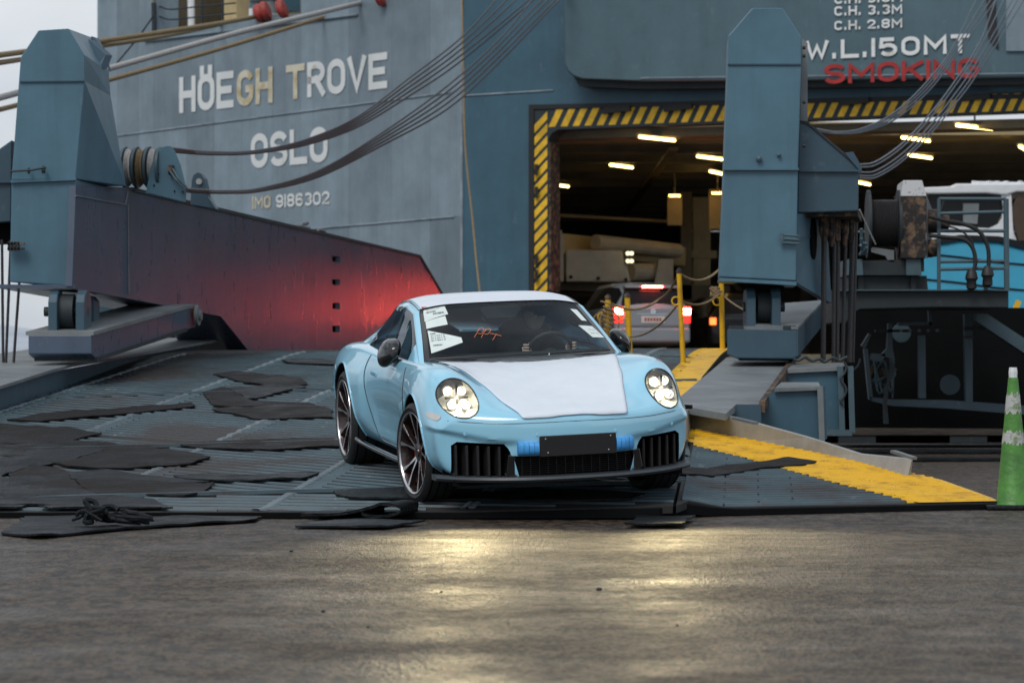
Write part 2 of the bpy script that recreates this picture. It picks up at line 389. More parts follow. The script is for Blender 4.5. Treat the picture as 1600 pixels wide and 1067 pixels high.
tag(mb.build('water', M['water']), kind='structure')
M['hill'] = mat('hazy_hillside', (.30, .34, .40), .9, 0, .35, .012, 0, 1, c2=(.46, .50, .56))
mb = MB(); v = []; n_ = 90
for i in range(n_+1):
    X = -900+1800*i/n_; hh = 38+26*noise.noise(Vector((X*.004, 1.3, 0)))+9*noise.noise(Vector((X*.02, 4, 0)))+3*noise.noise(Vector((X*.11, 4, 0)))
    v += [(X, 2000, -4), (X, 2120, hh*.6), (X+20*noise.noise(Vector((X*.03, 0, 9))), 2300, hh)]
f = []
for i in range(n_):
    for k in range(2): a = i*3+k; f.append((a, a+3, a+4, a+1))
mb.add(v, f); tag(mb.build('hills', M['hill'], None, 50), kind='structure')
# warm street lamp on the far shore
lt = thing('shore_lamp', P(23, 553, 900)-Vector((0, 0, 4)), 'small warm orange lamp glowing on the far hazy shore at the left edge', 'lamp')
mb = MB().tube([P(23, 553, 900)-Vector((0, 0, 9)), P(23, 553, 900)], .12, 6); mb.build('pole', M['dark_steel'], lt)
mb = MB().lathe([(.05, -.7), (.7, -.3), (.8, .2), (.05, .7)], P(23, 552, 900), (0, 0, 1), 10); mb.build('lamp_head', emit('orange_lamp', (1, .45, .12), 6), lt)
# small pieces of grit on the quay
def stone(px, py, r, lab):
    c = G(px, py); bm = bmesh.new(); bmesh.ops.create_icosphere(bm, subdivisions=2, radius=r)
    for vv in bm.verts: vv.co *= 1+.35*noise.noise(vv.co*(1.4/r)+Vector((px, 0, 0))); vv.co.z *= .6
    me = bpy.data.meshes.new('stone'); bm.to_mesh(me); bm.free(); me.materials.append(M['black_paint'])
    o = bpy.data.objects.new('stone', me); o.location = c+Vector((0, 0, r*.4)); link(o); tag(o, lab, 'stone', 'grit lying on the wet quay')
stone(936, 922, .014, 'black pebble on the wet quay below the middle of the car, the largest one')
stone(690, 925, .007, 'tiny dark chip on the wet quay, left of the large pebble and level with it')
stone(505, 956, .009, 'flat dark chip on the wet quay, leftmost of the grit in the glow')
stone(575, 980, .006, 'small dark chip on the wet quay nearest the bottom left of the glow')
stone(1058, 977, .006, 'small dark chip low on the wet quay, rightmost of the grit')
stone(942, 820, .008, 'small dark chip on the quay just before the ramp toe under the number plate holder')
stone(455, 862, .010, 'thin dark chip on the quay in front of the curled rubber mat')

# ------------------------------------------------------------ ramp
XR_T = [(19.0, 3.2), (20.5, 3.45), (21.2, 2.95), (24.6, 1.62), (28.9, 1.92), (33.7, 2.6), (40, 3.1), (60, 4.4), (76, 5.6)]
def interp(T, x):
    for (a, b), (c, d) in zip(T, T[1:]):
        if x <= c: return b+(d-b)*max(0, (x-a))/(c-a)
    return T[-1][1]
def _tab(pix): return sorted((S(x, y).y, S(x, y).x) for x, y in pix)
_e = _tab([(1558, 782), (1470, 750), (1400, 737), (1340, 722), (1260, 704), (1160, 684), (1075, 668)])
XR_T = [(19.0, _e[0][1]-.1)]+_e+[(28.9, 1.92), (33.7, 2.6), (40, 3.1), (60, 4.4), (76, 5.6)]
_y = _tab([(1412, 782), (1300, 755), (1217, 732), (1165, 717), (1077, 695)])
YX_T = [(19.0, _y[0][1]+.1)]+_y+[(27.3, 1.33), (29.5, 1.65), (33.5, 2.24), (40, 2.9), (76, 6.)]
def XL(d): return -5.02+.148*(d-28.5)
ramp = thing('ship_ramp', (0, 19.4, 0), 'wide steel vehicle ramp with ribbed blue grey deck sloping from ship to quay', 'ramp')
def toe(X): return 19.35 if X < 1.15 else 19.6+.40*(X-1.15)
def seamX(d): return 1.10+.085*(d-19.4)            # seam between main deck and the flared yellow flap
def deck_sheet(name, xl, xr, d0f, d1, nu, nv, m, thick=.05):
    b = MB(); rows = nv+1
    for j in range(rows):
        for i in range(nu+1):
            u = i/nu; t = (j/nv)**1.4
            dd = 20.; 
            for _ in range(4):
                X = xl(dd)+(xr(dd)-xl(dd))*u; dd = d0f(X)+(d1-d0f(X))*t
            X = xl(dd)+(xr(dd)-xl(dd))*u
            b.v.append((X, dd, ramp_z(X, dd)))
    n0 = len(b.v); b.v += [(x, y, z-thick) for x, y, z in b.v]
    w = nu+1
    for j in range(nv):
        for i in range(nu):
            k = j*w+i; b.f += [(k, k+1, k+w+1, k+w), (n0+k, n0+k+w, n0+k+w+1, n0+k+1)]
    for i in range(nu): b.f += [(i, n0+i, n0+i+1, i+1)]
    for j in range(nv): b.f += [(j*w, (j+1)*w, n0+(j+1)*w, n0+j*w), (j*w+nu, n0+j*w+nu, n0+(j+1)*w+nu, (j+1)*w+nu)]
    b.m = [0]*len(b.f)
    return b.build(name, m, ramp, 50)
deck_sheet('deck_plate', XL, lambda d: min(interp(XR_T, d), 99) if d > 24.6 else seamX(d)-.012, toe, 76, 30, 110, M['deck'])
deck_sheet('flap_plate', lambda d: seamX(d)+.012, lambda d: max(interp(XR_T, d), seamX(d)+.02), toe, 24.6, 30, 60, M['deck'])
# grip bars in slanted columns; the yellow edge is painted over their ends
CS = .145                                          # the columns fan out this much per metre
def colx(c, d): return -4.55+1.42*c+CS*(d-19.4)
def yellow_x(d): return interp(YX_T, d)
def grip(X0, X1, d, m, slant, w=.080, h=.011):
    X1 = max(X1, X0+.03); n = 3; b = MB(); pts = [(X0+(X1-X0)*k/n) for k in range(n+1)]; v = []
    for X in pts:
        dd = d-slant*(X-X0)
        z = ramp_z(X, dd)
        v += [(X, dd-w/2, z-.004), (X, dd-w/2+.012, z+h), (X, dd+w/2-.012, z+h), (X, dd+w/2, z-.004)]
    f = []
    for k in range(n):
        for e in range(3): a = k*4+e; f.append((a, a+4, a+5, a+1))
    f += [(0, 1, 2, 3), (n*4+3, n*4+2, n*4+1, n*4)]
    b.add(v, f); return b.build('grip_bar', m, ramp)
rng = random.Random(3); nb = 0; far = MB()
hinges = [20.55, 23.8]
M['seam_bar'] = steel('worn_seam_highlight', (.13, .175, .20), .45, .4, 1.0, 1.2, .1, .3)  # pale tone stands for light on the bar ends, with rust and wear
far_l = []; SECT = [(19.45, 20.48, .30), (20.64, 23.72, .85), (23.9, 34.0, .85)]
for (s0, s1, SL) in SECT:
    for c in range(-2, 6):
        dd = s0+.05; row = 0
        while dd < s1+SL*1.5:
            a, b_ = colx(c, min(dd, s1)), colx(c+1, min(dd, s1))-.045
            x0 = max(a, a+(dd-s1)/SL); x1 = min(b_, a+(dd-s0-.04)/SL)
            dm_ = dd-SL*((x0+x1)/2-a)
            x0 = max(x0, XL(dm_)+.1); x1 = min(x1, interp(XR_T, dm_)-.05)
            if s0 < 20: x1 = min(x1, seamX(dm_)-.03)
            st_ = .155 if s0 < 20 else .165
            if dd > 27: st_ = .2
            skip = rng.random() < .02
            if x1-x0 > .08 and not skip:
                e = [x0]+sorted(x for x in (seamX(dm_), yellow_x(dm_)) if x0 < x < x1)+[x1]
                for q0, q1 in zip(e, e[1:]):
                    if q1-q0 < .05: continue
                    dq = dd-SL*(q0-a); cx = (q0+q1)/2
                    if cx > seamX(dm_) and dm_ < 24.9: continue
                    px = 800+F*cx/dq
                    if px < -60 or px > 1640: continue
                    mm = M['yellow'] if cx > yellow_x(dm_) else M['bar']
                    far_l.append((q0, q1, dq, mm, SL, dm_))
            dd += st_; row += 1
    # pale strips where columns meet, painting in the light caught by bar ends
    for c in range(-2, 7):
        b = MB(); v = []; f = []; n_ = 60; k = 0
        for i_ in range(n_+1):
            D_ = s0+(s1-s0)*i_/n_; X = colx(c, D_)-.022
            if X < XL(D_)+.1 or X > min(yellow_x(D_), seamX(D_) if D_ < 24.9 else 99)-.05: 
                continue
            zg = .018*(1 if i_ % 2 else -1); z = ramp_z(X, D_)
            v += [(X-.030+zg, D_, z+.004), (X-.015+zg, D_, z+.017), (X+.02+zg, D_, z+.017), (X+.035+zg, D_, z+.004)]; k += 1
        if k < 3: continue
        for i_ in range(k-1):
            for e in range(3): q_ = i_*4+e; f.append((q_, q_+1, q_+5, q_+4))
        b.add(v, f).build('column_seam', M['seam_bar'], ramp)
far_l.sort(key=lambda t: t[5]); far.__dict__['l'] = []
for q0, q1, dq, mm, SL, dm_ in far_l:
    if nb < 215: grip(q0, q1, dq, mm, SL); nb += 1
    else: far.__dict__['l'].append((q0, q1, dq, mm, SL))
# bars of the flared flap run parallel to its toe
t_ = .10; row = 0; nflap = 0
while t_ < 5.2:
    xa = 1.14+.085*t_+.02; xb = 3.6
    for _ in range(6): xb = min(3.6, interp(XR_T, toe(xb)+t_*.93)-.04)
    if xb-xa > .15:
        ym = min(max(yellow_x(toe(xb*.5+xa*.5)+t_), xa), xb)
        for _ in range(5): ym = min(max(yellow_x(toe(ym)+t_), xa), xb)
        br = sorted({xa, ym, xb}); pcs = []
        for x0, x1 in zip(br, br[1:]):
            y_ = (x0+x1)/2 > ym; nx_ = max(1, int((x1-x0)/1.0)); j0 = .25*(row % 3)
            cuts_ = [x0]+[x0+(k+.3+j0)*1.0 for k in range(nx_) if x0+(k+.3+j0)*1.0 < x1-.15]+[x1]
            pcs += [(a, c, y_) for a, c in zip(cuts_, cuts_[1:])]
        for a, c, y_ in pcs:
            if c-a < .06: continue
            c -= .015; b = MB(); v = []; nn = 4
            for k in range(nn+1):
                X = a+(c-a)*k/nn; D_ = toe(X)+t_
                z = ramp_z(X, D_); v += [(X, D_-.036, z-.004), (X, D_-.026, z+.016), (X, D_+.026, z+.016), (X, D_+.036, z-.004)]
            f = []
            for k in range(nn):
                for e in range(3): q_ = k*4+e; f.append((q_, q_+4, q_+5, q_+1))
            f += [(0, 1, 2, 3), (nn*4+3, nn*4+2, nn*4+1, nn*4)]
            b.add(v, f).build('grip_bar', M['yellow'] if y_ else M['bar'], ramp); nflap += 1
    t_ += .135; row += 1
# past the limit: the far bars as one part
fb = MB()
for q0, q1, dq, mm, SL in far.__dict__.get('l', []):
    v = []
    for X in (q0, q1):
        y = dq-SL*(X-q0); z = ramp_z(X, y); v += [(X, y-.04, z-.004), (X, y-.028, z+.011), (X, y+.028, z+.011), (X, y+.04, z-.004)]
    fb.add(v, [(0, 4, 5, 1), (1, 5, 6, 2), (2, 6, 7, 3), (0, 1, 2, 3), (7, 6, 5, 4)], 1 if mm is M['yellow'] else 0)
o = fb.build('far_grip_bars', [M['bar'], M['yellow']], ramp); o['kind'] = 'stuff'
# yellow paint on the plate between the bars
b = MB(); v = []; f = []; n_ = 120; nu = 6
for j in range(n_+1):
    dd = 19.9+(40-19.9)*j/n_
    x0, x1 = yellow_x(dd), interp(XR_T, dd)-.01
    if j % 3: x0 += .08
    for i in range(nu+1):
        X = x0+(x1-x0)*i/nu; dq = max(dd, toe(X)+.01); v.append((X, dq, ramp_z(X, dq)+.009))
for j in range(n_):
    for i in range(nu): k = j*(nu+1)+i; f.append((k, k+1, k+nu+2, k+nu+1))
b.add(v, f).build('yellow_edge_paint', M['yellow'], ramp)
# hinge strips across the deck
for h, w in ((20.55, .10), (23.8, .10), (28.6, .08)):
    b = MB(); v = []; f = []; n_ = 40
    for i in range(n_+1):
        X = XL(h)+.05+(seamX(h) if h < 24.6 else interp(XR_T, h))*0+((seamX(h)-.05 if h < 24.6 else interp(XR_T, h)-.05)-XL(h)-.05)*i/n_
        z = ramp_z(X, h); v += [(X, h-w/2, z+.002), (X, h-w/2, z+.030), (X, h+w/2, z+.030), (X, h+w/2, z+.002)]
    for i in range(n_):
        for e in range(3): a = i*4+e; f.append((a, a+4, a+5, a+1))
    b.add(v, f).build('hinge_strip', M['bar'], ramp)
# toe lip, dark underside edge
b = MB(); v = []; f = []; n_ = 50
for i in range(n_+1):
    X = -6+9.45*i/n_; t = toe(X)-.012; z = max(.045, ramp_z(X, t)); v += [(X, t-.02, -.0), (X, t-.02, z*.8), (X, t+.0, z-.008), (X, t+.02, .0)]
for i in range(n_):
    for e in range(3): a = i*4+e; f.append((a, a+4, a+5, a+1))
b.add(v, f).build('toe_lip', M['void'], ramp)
# kerb beam along the flap's outer edge
KP = [(1060, 700, 1060, 640), (1075, 670, 1075, 640), (1160, 686, 1150, 652), (1260, 706, 1260, 682), (1340, 724, 1345, 709), (1416, 747, 1425, 717)]
b = MB(); v = []; f = []
for k, (bx, by, tx_, ty) in enumerate(KP):
    base = S(bx, by); d_ = base.y
    top = P(tx_, ty, d_+.02)
    v += [base+Vector((0, 0, -.03)), top, top+Vector((.03, .16, .0)), base+Vector((.05, .16, -.03))]
for i in range(len(KP)-1):
    for e in range(4): a = i*4+e; a2 = i*4+(e+1) % 4; f.append((a, a+4, a2+4, a2))
n0 = (len(KP)-1)*4; f += [(0, 1, 2, 3), (n0+3, n0+2, n0+1, n0)]
b.add(v, f).build('kerb_beam', M['kerb'], ramp, None, .012)
for (x, y, w) in ((1147, 653, 34), (1395, 705, 34)):
    a = P(x, y, 23.2 if x < 1200 else 21.3); bb = P(x+w, y+(8 if x < 1200 else 11), 22.9 if x < 1200 else 21.1); b = MB(); bar3(b, a, bb, .05, .02); b.build('kerb_cap', M['grey_steel'], ramp)
# left edge: sloping edge beam with a pale flange
L0, L1, L2, L3 = (-60, 622, 26.5), (70, 588, 28.8), (255, 557, 33.3), (308, 548, 34.5)
EP = [(-80, 652, -80, 628, 26.), (0, 634, 0, 606, 27.4), (75, 613, 75, 582, 29.), (230, 570, 230, 553, 34), (306, 556, 306, 543, 36.5)]
def edge_beam():
    b = MB(); v = []; f = []
    for (x0, y0, x1, y1, dd) in EP:
        a = P(x0, y0, dd); t = P(x1, y1, dd)
        v += [a+Vector((0, 0, -.12)), t, t+Vector((-.05, .25, 0)), a+Vector((-.05, .25, -.12))]
    for i in range(len(EP)-1):
        for e in range(4): a = i*4+e; a2 = i*4+(e+1) % 4; f.append((a, a+4, a2+4, a2))
    n0 = (len(EP)-1)*4; f += [(0, 1, 2, 3), (n0+3, n0+2, n0+1, n0)]
    b.add(v, f).build('edge_beam', M['tower_dark'], ramp)
    b = MB(); v = []; f = []
    for (x0, y0, x1, y1, dd) in [(-80, 0, -80, 628, 25.9), (0, 0, 0, 606, 27.3), (75, 0, 75, 582, 28.9), (105, 0, 105, 574, 29.8), (230, 0, 230, 553, 33.9), (352, 0, 352, 531, 37.5)]:
        t = P(x1, y1, dd)
        v += [t+Vector((.04, 0, .03)), t+Vector((-1.6, .1, .03)), t+Vector((-1.6, .1, 0)), t+Vector((.04, 0, -.0))]
    for i in range(5):
        for e in range(4): a = i*4+e; a2 = i*4+(e+1) % 4; f.append((a, a+4, a2+4, a2))
    f += [(0, 1, 2, 3), (23, 22, 21, 20)]
    b.add(v, f).build('edge_flange', M['grey_steel'], ramp)
edge_beam()

# ------------------------------------------------------------ rubber mats
mat_n = 0
def rubber_mat(pts, lab, m=None, thick=.03, lift=None, group='rubber mats strewn over the ramp', curl=None):
    """outline in photo pixels laid on the ramp or quay; ragged border, uneven lie"""
    global mat_n; mat_n += 1; rg = random.Random(mat_n)
    w = [S(x, y, .028) if y < 803 else G(x, y, .014) for x, y in pts]
    sm_o = []
    for i, p in enumerate(w):
        q = w[(i+1) % len(w)]; sm_o += [p.lerp(q, .04), p.lerp(q, .5)+Vector((rg.uniform(-.02, .02), rg.uniform(-.05, .05), 0)), p.lerp(q, .96)]
    w = sm_o; fine = []
    for i, p in enumerate(w):
        q = w[(i+1) % len(w)]; n = max(2, int((q-p).length/.09))
        for k in range(n):
            t = k/n; r = p.lerp(q, t)
            if 0 < k: r += Vector((rg.uniform(-.010, .010), rg.uniform(-.012, .012), 0))
            fine.append(r)
    tri = tessellate_polygon([[Vector((p.x, p.y, 0)) for p in fine]])
    bm = bmesh.new(); vs_ = [bm.verts.new((p.x, p.y, 0)) for p in fine]
    for t in tri:
        try: bm.faces.new([vs_[i] for i in t])
        except ValueError: pass
    inner = [e for e in bm.edges if not e.is_boundary]
    for _ in range(3):
        es = [e for e in bm.edges if e.calc_length() > .28]
        if es: bmesh.ops.subdivide_edges(bm, edges=es, cuts=1); bmesh.ops.triangulate(bm, faces=bm.faces)
    bmesh.ops.recalc_face_normals(bm, faces=bm.faces)
    if sum(fc.normal.z for fc in bm.faces) < 0: bmesh.ops.reverse_faces(bm, faces=bm.faces)
    ymin = min(p.y for p in fine)
    onramp = sum(1 for x, y in pts if y < 803) > len(pts)/2
    qy = not onramp
    for v_ in bm.verts:
        x, y = v_.co.x, v_.co.y
        if qy: y = min(y, 19.27)
        else: y = max(y, 19.4)
        z = ramp_z(x, y)+.013 if y > 19.35 else .004
        if not onramp: z = .004
        z += max(-.002, .012*noise.noise(Vector((x*2.1, y*2.1, mat_n)))+.012*noise.noise(Vector((x*6.3, y*3.1, mat_n)))+.002)+.003
        if lift: z += lift(x, y)
        v_.co.z = z
        if qy: v_.co.y = min(v_.co.y, 19.27)
        elif y < 19.42 and not qy: v_.co.y = 19.42+(y-19.42)*.1
    top = bm.faces[:]
    ex = bmesh.ops.extrude_face_region(bm, geom=top)
    for g_ in ex['geom']:
        if isinstance(g_, bmesh.types.BMVert): g_.co.z += thick
    bmesh.ops.recalc_face_normals(bm, faces=bm.faces)
    me = bpy.data.meshes.new('rubber_mat'); bm.to_mesh(me); bm.free(); me.materials.append(m or M['rubber']); shade(me, 40)
    o = bpy.data.objects.new('rubber_mat', me); link(o); return tag(o, lab, 'rubber mat', group)
mats = [
 ([(-30,690),(60,683),(150,690),(250,700),(330,712),(300,724),(200,730),(110,728),(40,716),(-30,712)], 'wide dark rubber mat spread over the ribs in the left middle of the ramp', 'rubber_rust'),
 ([(-30,752),(60,745),(110,756),(150,772),(240,779),(262,790),(150,793),(60,788),(-30,790)], 'big dark rubber sheet lying underneath the crumpled mat at the left', None),
 ([(-30,660),(30,664),(110,668),(160,676),(100,690),(20,694),(-30,690)], 'dull rubber sheet on the ramp at the left edge, below the thin rust strip', 'rubber_rust'),
 ([(270,742),(330,739),(430,741),(500,739),(470,747),(360,750),(290,749)], 'low black rubber strip lying on the front hinge line', None),
 ([(520,766),(640,762),(760,768),(900,764),(1010,770),(990,778),(800,782),(640,780),(540,776)], 'black rubber mat in the shadow under the nose of the blue car', None),
 ([(0,832),(40,806),(100,803),(245,808),(330,800),(410,806),(400,812),(200,825),(60,838)], 'long black rubber mat lying on the quay, frontmost at the left corner', None),
 ([(60,790),(130,783),(250,788),(268,797),(250,804),(150,802),(80,800)], 'flat rubber mat on the ramp toe behind the tangled strap', None),
 ([(-30,770),(50,765),(60,785),(20,800),(-30,806)], 'pale worn rubber mat cut by the left edge beside the quay', None),
 ([(15,735),(55,727),(105,735),(140,772),(60,777),(20,748)], 'crumpled rubber mat with a torn brown edge, left of the two long strips', 'rubber_rust'),
 ([(105,740),(235,752),(320,756),(335,752),(318,768),(290,775),(140,770)], 'brown grey rubber mat with a folded right end in front of the ribbed deck', 'rubber_rust'),
 ([(105,737),(160,735),(330,752),(240,757),(110,748)], 'narrow dark rubber strip tucked behind the folded brown mat', None),
 ([(-30,700),(70,692),(165,703),(110,720),(60,728),(-30,722)], 'broad dark rubber mat reaching in from the left edge above the crumpled one', None),
 ([(-30,720),(60,724),(20,737),(0,745),(-30,752)], 'pale rubber flap at the left edge between two darker mats', None),
 ([(-30,740),(40,752),(62,775),(-30,772)], 'smooth rubber sheet at the left edge beside the torn brown edge', None),
 ([(10,655),(60,645),(300,629),(304,634),(150,650),(60,658)], 'thin rust brown rubber strip lying below the left edge beam', 'rubber_rust'),
 ([(275,693),(335,688),(520,683),(536,696),(430,702),(300,698)], 'rubber strip ending at the rear wheel of the blue car', 'rubber_rust'),
 ([(332,584),(370,580),(470,590),(480,600),(430,604),(370,594)], 'curved rubber mat high on the ramp under the red lit girder', 'rubber_rust'),
 ([(316,612),(350,604),(395,626),(440,628),(395,636),(330,632)], 'small rubber mat with a kinked edge in the upper middle of the ramp', 'rubber_rust'),
 ([(440,562),(500,560),(530,566),(520,569),(450,566)], 'farthest thin rubber mat at the ramp crest behind the car', None),
 ([(355,606),(440,600),(480,604),(400,622),(385,622)], 'rubber mat lying against the kinked one near the ramp crest', None),
 ([(985,738),(1040,727),(1230,715),(1278,722),(1180,732),(1090,742),(1010,746)], 'ragged pointed rubber strip reaching onto the yellow edge beside the front wheel', 'rubber_rust'),
 ([(975,818),(995,806),(1092,803),(1068,818)], 'small flat black mat on the quay in front of the right front wheel', None),
 ([(460,822),(480,815),(560,812),(640,814),(665,814),(600,823)], 'lower layer of black rubber lying under the curled mat on the quay', None),
 ([(330,640),(380,632),(480,628),(520,640),(520,652),(400,654)], 'rust tinted rubber mat lying above the long hinge strip left of the car', 'rubber_rust'),
]
for pts, lab, m in mats:
    rubber_mat(pts, lab, M[m] if m else None, .010 if m else .012)
# curled mat on the quay
b = MB(); v = []; f = []; n_ = 34; wd = .62; th = .02
base = G(470, 813); 
path = []
for i in range(n_+1):
    t = i/n_
    if t < .5: x = t/.5*.52; z = .03+.0*x+.065*(max(0, x-.2)/.32)**1.6
    else:
        a = (t-.5)/.5*R(275); x = .52+.16*math.sin(a)*(1-.25*(t-.5)*2); z = .095+.035*(1-math.cos(a))*.0-.0+(.05*(1-math.cos(a)))*(-1 if False else -1)+.0
        z = .015+.085*(.5+.5*math.cos(a*.95))
    path.append((x, z))
for i, (x, z) in enumerate(path):
    sk = .07*noise.noise(Vector((i*.2, 0, 3)))
    for k, dy in enumerate((0, .5)):
        v += [(base.x+x+.13*k+sk*k, base.y+dy*.8, z), (base.x+x+.13*k+sk*k, base.y+dy*.8, z+th)]
for i in range(n_):
    a = i*4; f += [(a, a+4, a+6, a+2), (a+1, a+3, a+7, a+5), (a, a+1, a+5, a+4), (a+2, a+6, a+7, a+3)]
f += [(0, 2, 3, 1), (n_*4, n_*4+1, n_*4+3, n_*4+2)]
o = b.add(v, f).build('rubber_mat', M['rubber'], None, 50); tag(o, 'black rubber mat curled up into a hollow roll on the quay before the car', 'rubber mat', 'rubber mats strewn over the ramp')
# tangled strap
b = MB(); rg = random.Random(5)
c0 = G(140, 812, .06)
for k in range(11):
    a = rg.uniform(-1, 1); p = [c0+Vector((a*.12, rg.uniform(-.05, .1), .0))]
    for j in range(4): p.append(p[-1]+Vector((rg.uniform(-.05, .14), rg.uniform(-.06, .06), rg.uniform(-.015, .045)*(1 if j < 2 else -1))))
    q = spl(p, 4); b.tube([Vector((r.x, r.y, max(.045, r.z))) for r in q], rg.uniform(.01, .02), 6)
b.tube(spl([c0+Vector((.02, 0, .0)), c0+Vector((.0, 0, .07)), c0+Vector((-.03, .02, .12)), c0+Vector((.03, .02, .11)), c0+Vector((.06, 0, .05)), c0+Vector((.16, 0, .0)), c0+Vector((.32, 0, -.015))], 5), .02, 6)
tag(b.build('frayed_strap', M['rubber'], None, 50), 'tangled black frayed strap heaped on the rubber mat at the quay edge', 'strap')
# ------------------------------------------------------------ the ship
def plane_pt(x0, d0, tx):
    """plane X = x0 + tx*(d-d0): the point of it seen at a photo pixel"""
    def f(px, py, off=0.):
        k = (px-800)/F; d = (x0+off-tx*d0)/(k-tx)
        return Vector((k*d, d, H-(py-HY)/F*d))
    return f
CX, CD = -1.107, 62.0
HS_raw = plane_pt(CX, CD, -.85)
hull_n = Vector((-.85*0-1, -.85, 0)); hull_n = Vector((-1, -.85, 0)).normalized()
HS = HS_raw
st_n = Vector((-.45, -1, 0)).normalized()
def ST(px, py, off=0.):
    """stern plane d = CD - .45 (X - CX), moved off metres towards the eye"""
    k = (px-800)/F; d = (CD+.45*CX-off*1.1)/(1+.45*k)
    return Vector((k*d, d, H-(py-HY)/F*d))
def hull_var(m):
    """each plate a slightly different age of paint"""
    n = m.node_tree.nodes; l = m.node_tree.links; b = n['Principled BSDF']; src = b.inputs['Base Color'].links[0].from_socket
    oi = n.new('ShaderNodeObjectInfo'); mr = n.new('ShaderNodeMapRange'); mr.inputs[3].default_value = .86; mr.inputs[4].default_value = 1.16
    l.new(oi.outputs['Random'], mr.inputs[0]); x = n.new('ShaderNodeVectorMath'); x.operation = 'SCALE'
    l.new(src, x.inputs[0]); l.new(mr.outputs[0], x.inputs['Scale']); l.new(x.outputs[0], b.inputs['Base Color'])
hull_var(M['hull'])
ship = thing('cargo_ship', (0, 62, 0), 'huge grey and blue car carrier ship with an open stern door', 'ship')
seam1 = lambda x: 213-.13*(x-180)
seam2 = lambda x: 384-.085*(x-180)
cols = [152, 183, 216, 240, 292, 334, 378, 425, 470, 545, 612, 672, 720]
open_b = lambda x: 48-.115*(x-238)
rows = [lambda x: -60, seam1, seam2, lambda x: 565]
for a, b_ in zip(cols, cols[1:]):
    for r in range(3):
        y0, y1 = rows[r], rows[r+1]
        if r == 0 and a >= 240 and b_ <= 470: y0 = open_b
        g_ = .12
        q = [HS(a+g_, y0(a+g_)+g_), HS(b_-g_, y0(b_-g_)+g_), HS(b_-g_, y1(b_-g_)-g_), HS(a+g_, y1(a+g_)-g_)]
        MB().prism(q, (.12*.76, .12*.65, 0)).build('hull_plate', M['hull'], ship)
# backing behind the plate joints, weld beads
q = [HS(152, -60), HS(240, -60), HS(240, 47), HS(470, 21), HS(470, -60), HS(720, -60), HS(720, 565), HS(152, 565)]
MB().prism([p+Vector((.06, .05, 0)) for p in q], (.5, .45, 0)).build('hull_backing', M['hull'], ship)
for fn, x0 in ((seam1, 184), (seam2, 330)):
    b = MB(); b.tube([HS(x, fn(x))+hull_n*.012 for x in range(x0, 722, 20)], .020, 6); b.build('weld_seam', M['seam'], ship)
b = MB(); b.tube([HS(721.5, -60), HS(721.5, 565)], .03, 6); b.build('corner_moulding', M['seam'], ship)
b = MB(); b.tube([HS(x, 64-.125*(x-238))+hull_n*.03 for x in (228, 300, 380, 470, 560)], .03, 6); b.build('rubbing_strip', M['hull'], ship)
# mooring deck opening
md = MB()
p0 = HS(241, -60); back = Vector((2.2, 3.0, 0))
q = [HS(241, -60), HS(470, -60), HS(470, 21), HS(241, 47)]
md.prism([HS(x, y)+back for x, y in ((190, -90), (560, -90), (560, 60), (190, 70))], (.1, .1, 0)); md.prism([HS(x, y)+back*k for x, y, k in ((241, 52, 0), (241, -60, 0), (200, -60, 1), (200, 60, 1))], (-.05, .05, 0)); a_, b_ = HS(241, 48), HS(470, 22)
md.add([a_, b_, b_+back, a_+back], [(0, 1, 2, 3)]); c_ = HS(470, -60)
md.add([b_, c_, c_+back, b_+back], [(0, 1, 2, 3)])
md.build('mooring_recess', M['hold_dark'], ship)
bb = back*.25
def stick(x0, y0, x1, y1, r, m, nm, k=.25):
    b = MB(); b.tube([HS(x0, y0)+back*k, HS(x1, y1)+back*k], r, 8); return b.build(nm, m, ship)
stick(241, 50, 240, 5, .06, M['dark_steel'], 'rail_stanchion', 0)
stick(259, 50, 258, -20, .09, M['white'], 'vent_pipe'); stick(300, 45, 300, -20, .03, M['dark_steel'], 'rail_stanchion', .1)
stick(332, 40, 332, -20, .03, M['dark_steel'], 'rail_stanchion', .1); stick(353, 40, 353, 8, .07, M['white'], 'vent_pipe')
for y in (4, 20):
    b = MB(); b.tube(spl([HS(241, y+5)+back*.05, HS(258, y+10)+back*.05, HS(300, y+6)+back*.05, HS(360, y)+back*.05]), .02, 6); b.build('guard_chain', M['dark_steel'], ship)
b = MB(); b.prism([HS(x, y)+back*.3 for x, y in ((341, -20), (386, -20), (386, 8), (342, 10))], (.5, .5, 0)); b.build('deck_locker', M['tower'], ship)
b = MB(); b.prism([HS(x, y)+back*.5 for x, y in ((268, -30), (290, -30), (290, 48), (268, 50))], (.3, .3, 0)); b.build('bulkhead_frame', M['hold'], ship)
for (x, y, r) in ((386, 22, .16), (404, 18, .16)):
    b = MB(); b.lathe([(.02, 0), (r*1.5, .0), (r*1.5, .08), (r, .14), (r, .42), (r*1.5, .5), (r*1.5, .58), (.02, .6)], HS(x, y+10)+back*.12, (0, 0, 1), 16); b.build('mooring_bollard', M['grey_steel'], ship, 40)
red_p = mat('red_fairlead_paint', (.38, .05, .04), .5, 0, .3, 8)
for (x, y) in ((412, 22), (421, 18), (447, 15), (600, -4)):
    c = HS(x, y)+hull_n*.12; b = MB(); b.lathe([(.04, -.09), (.20, -.08), (.24, 0), (.20, .08), (.04, .09)], c, (.7, -.2, .25), 16); b.build('fairlead_roller', red_p, ship, 40)
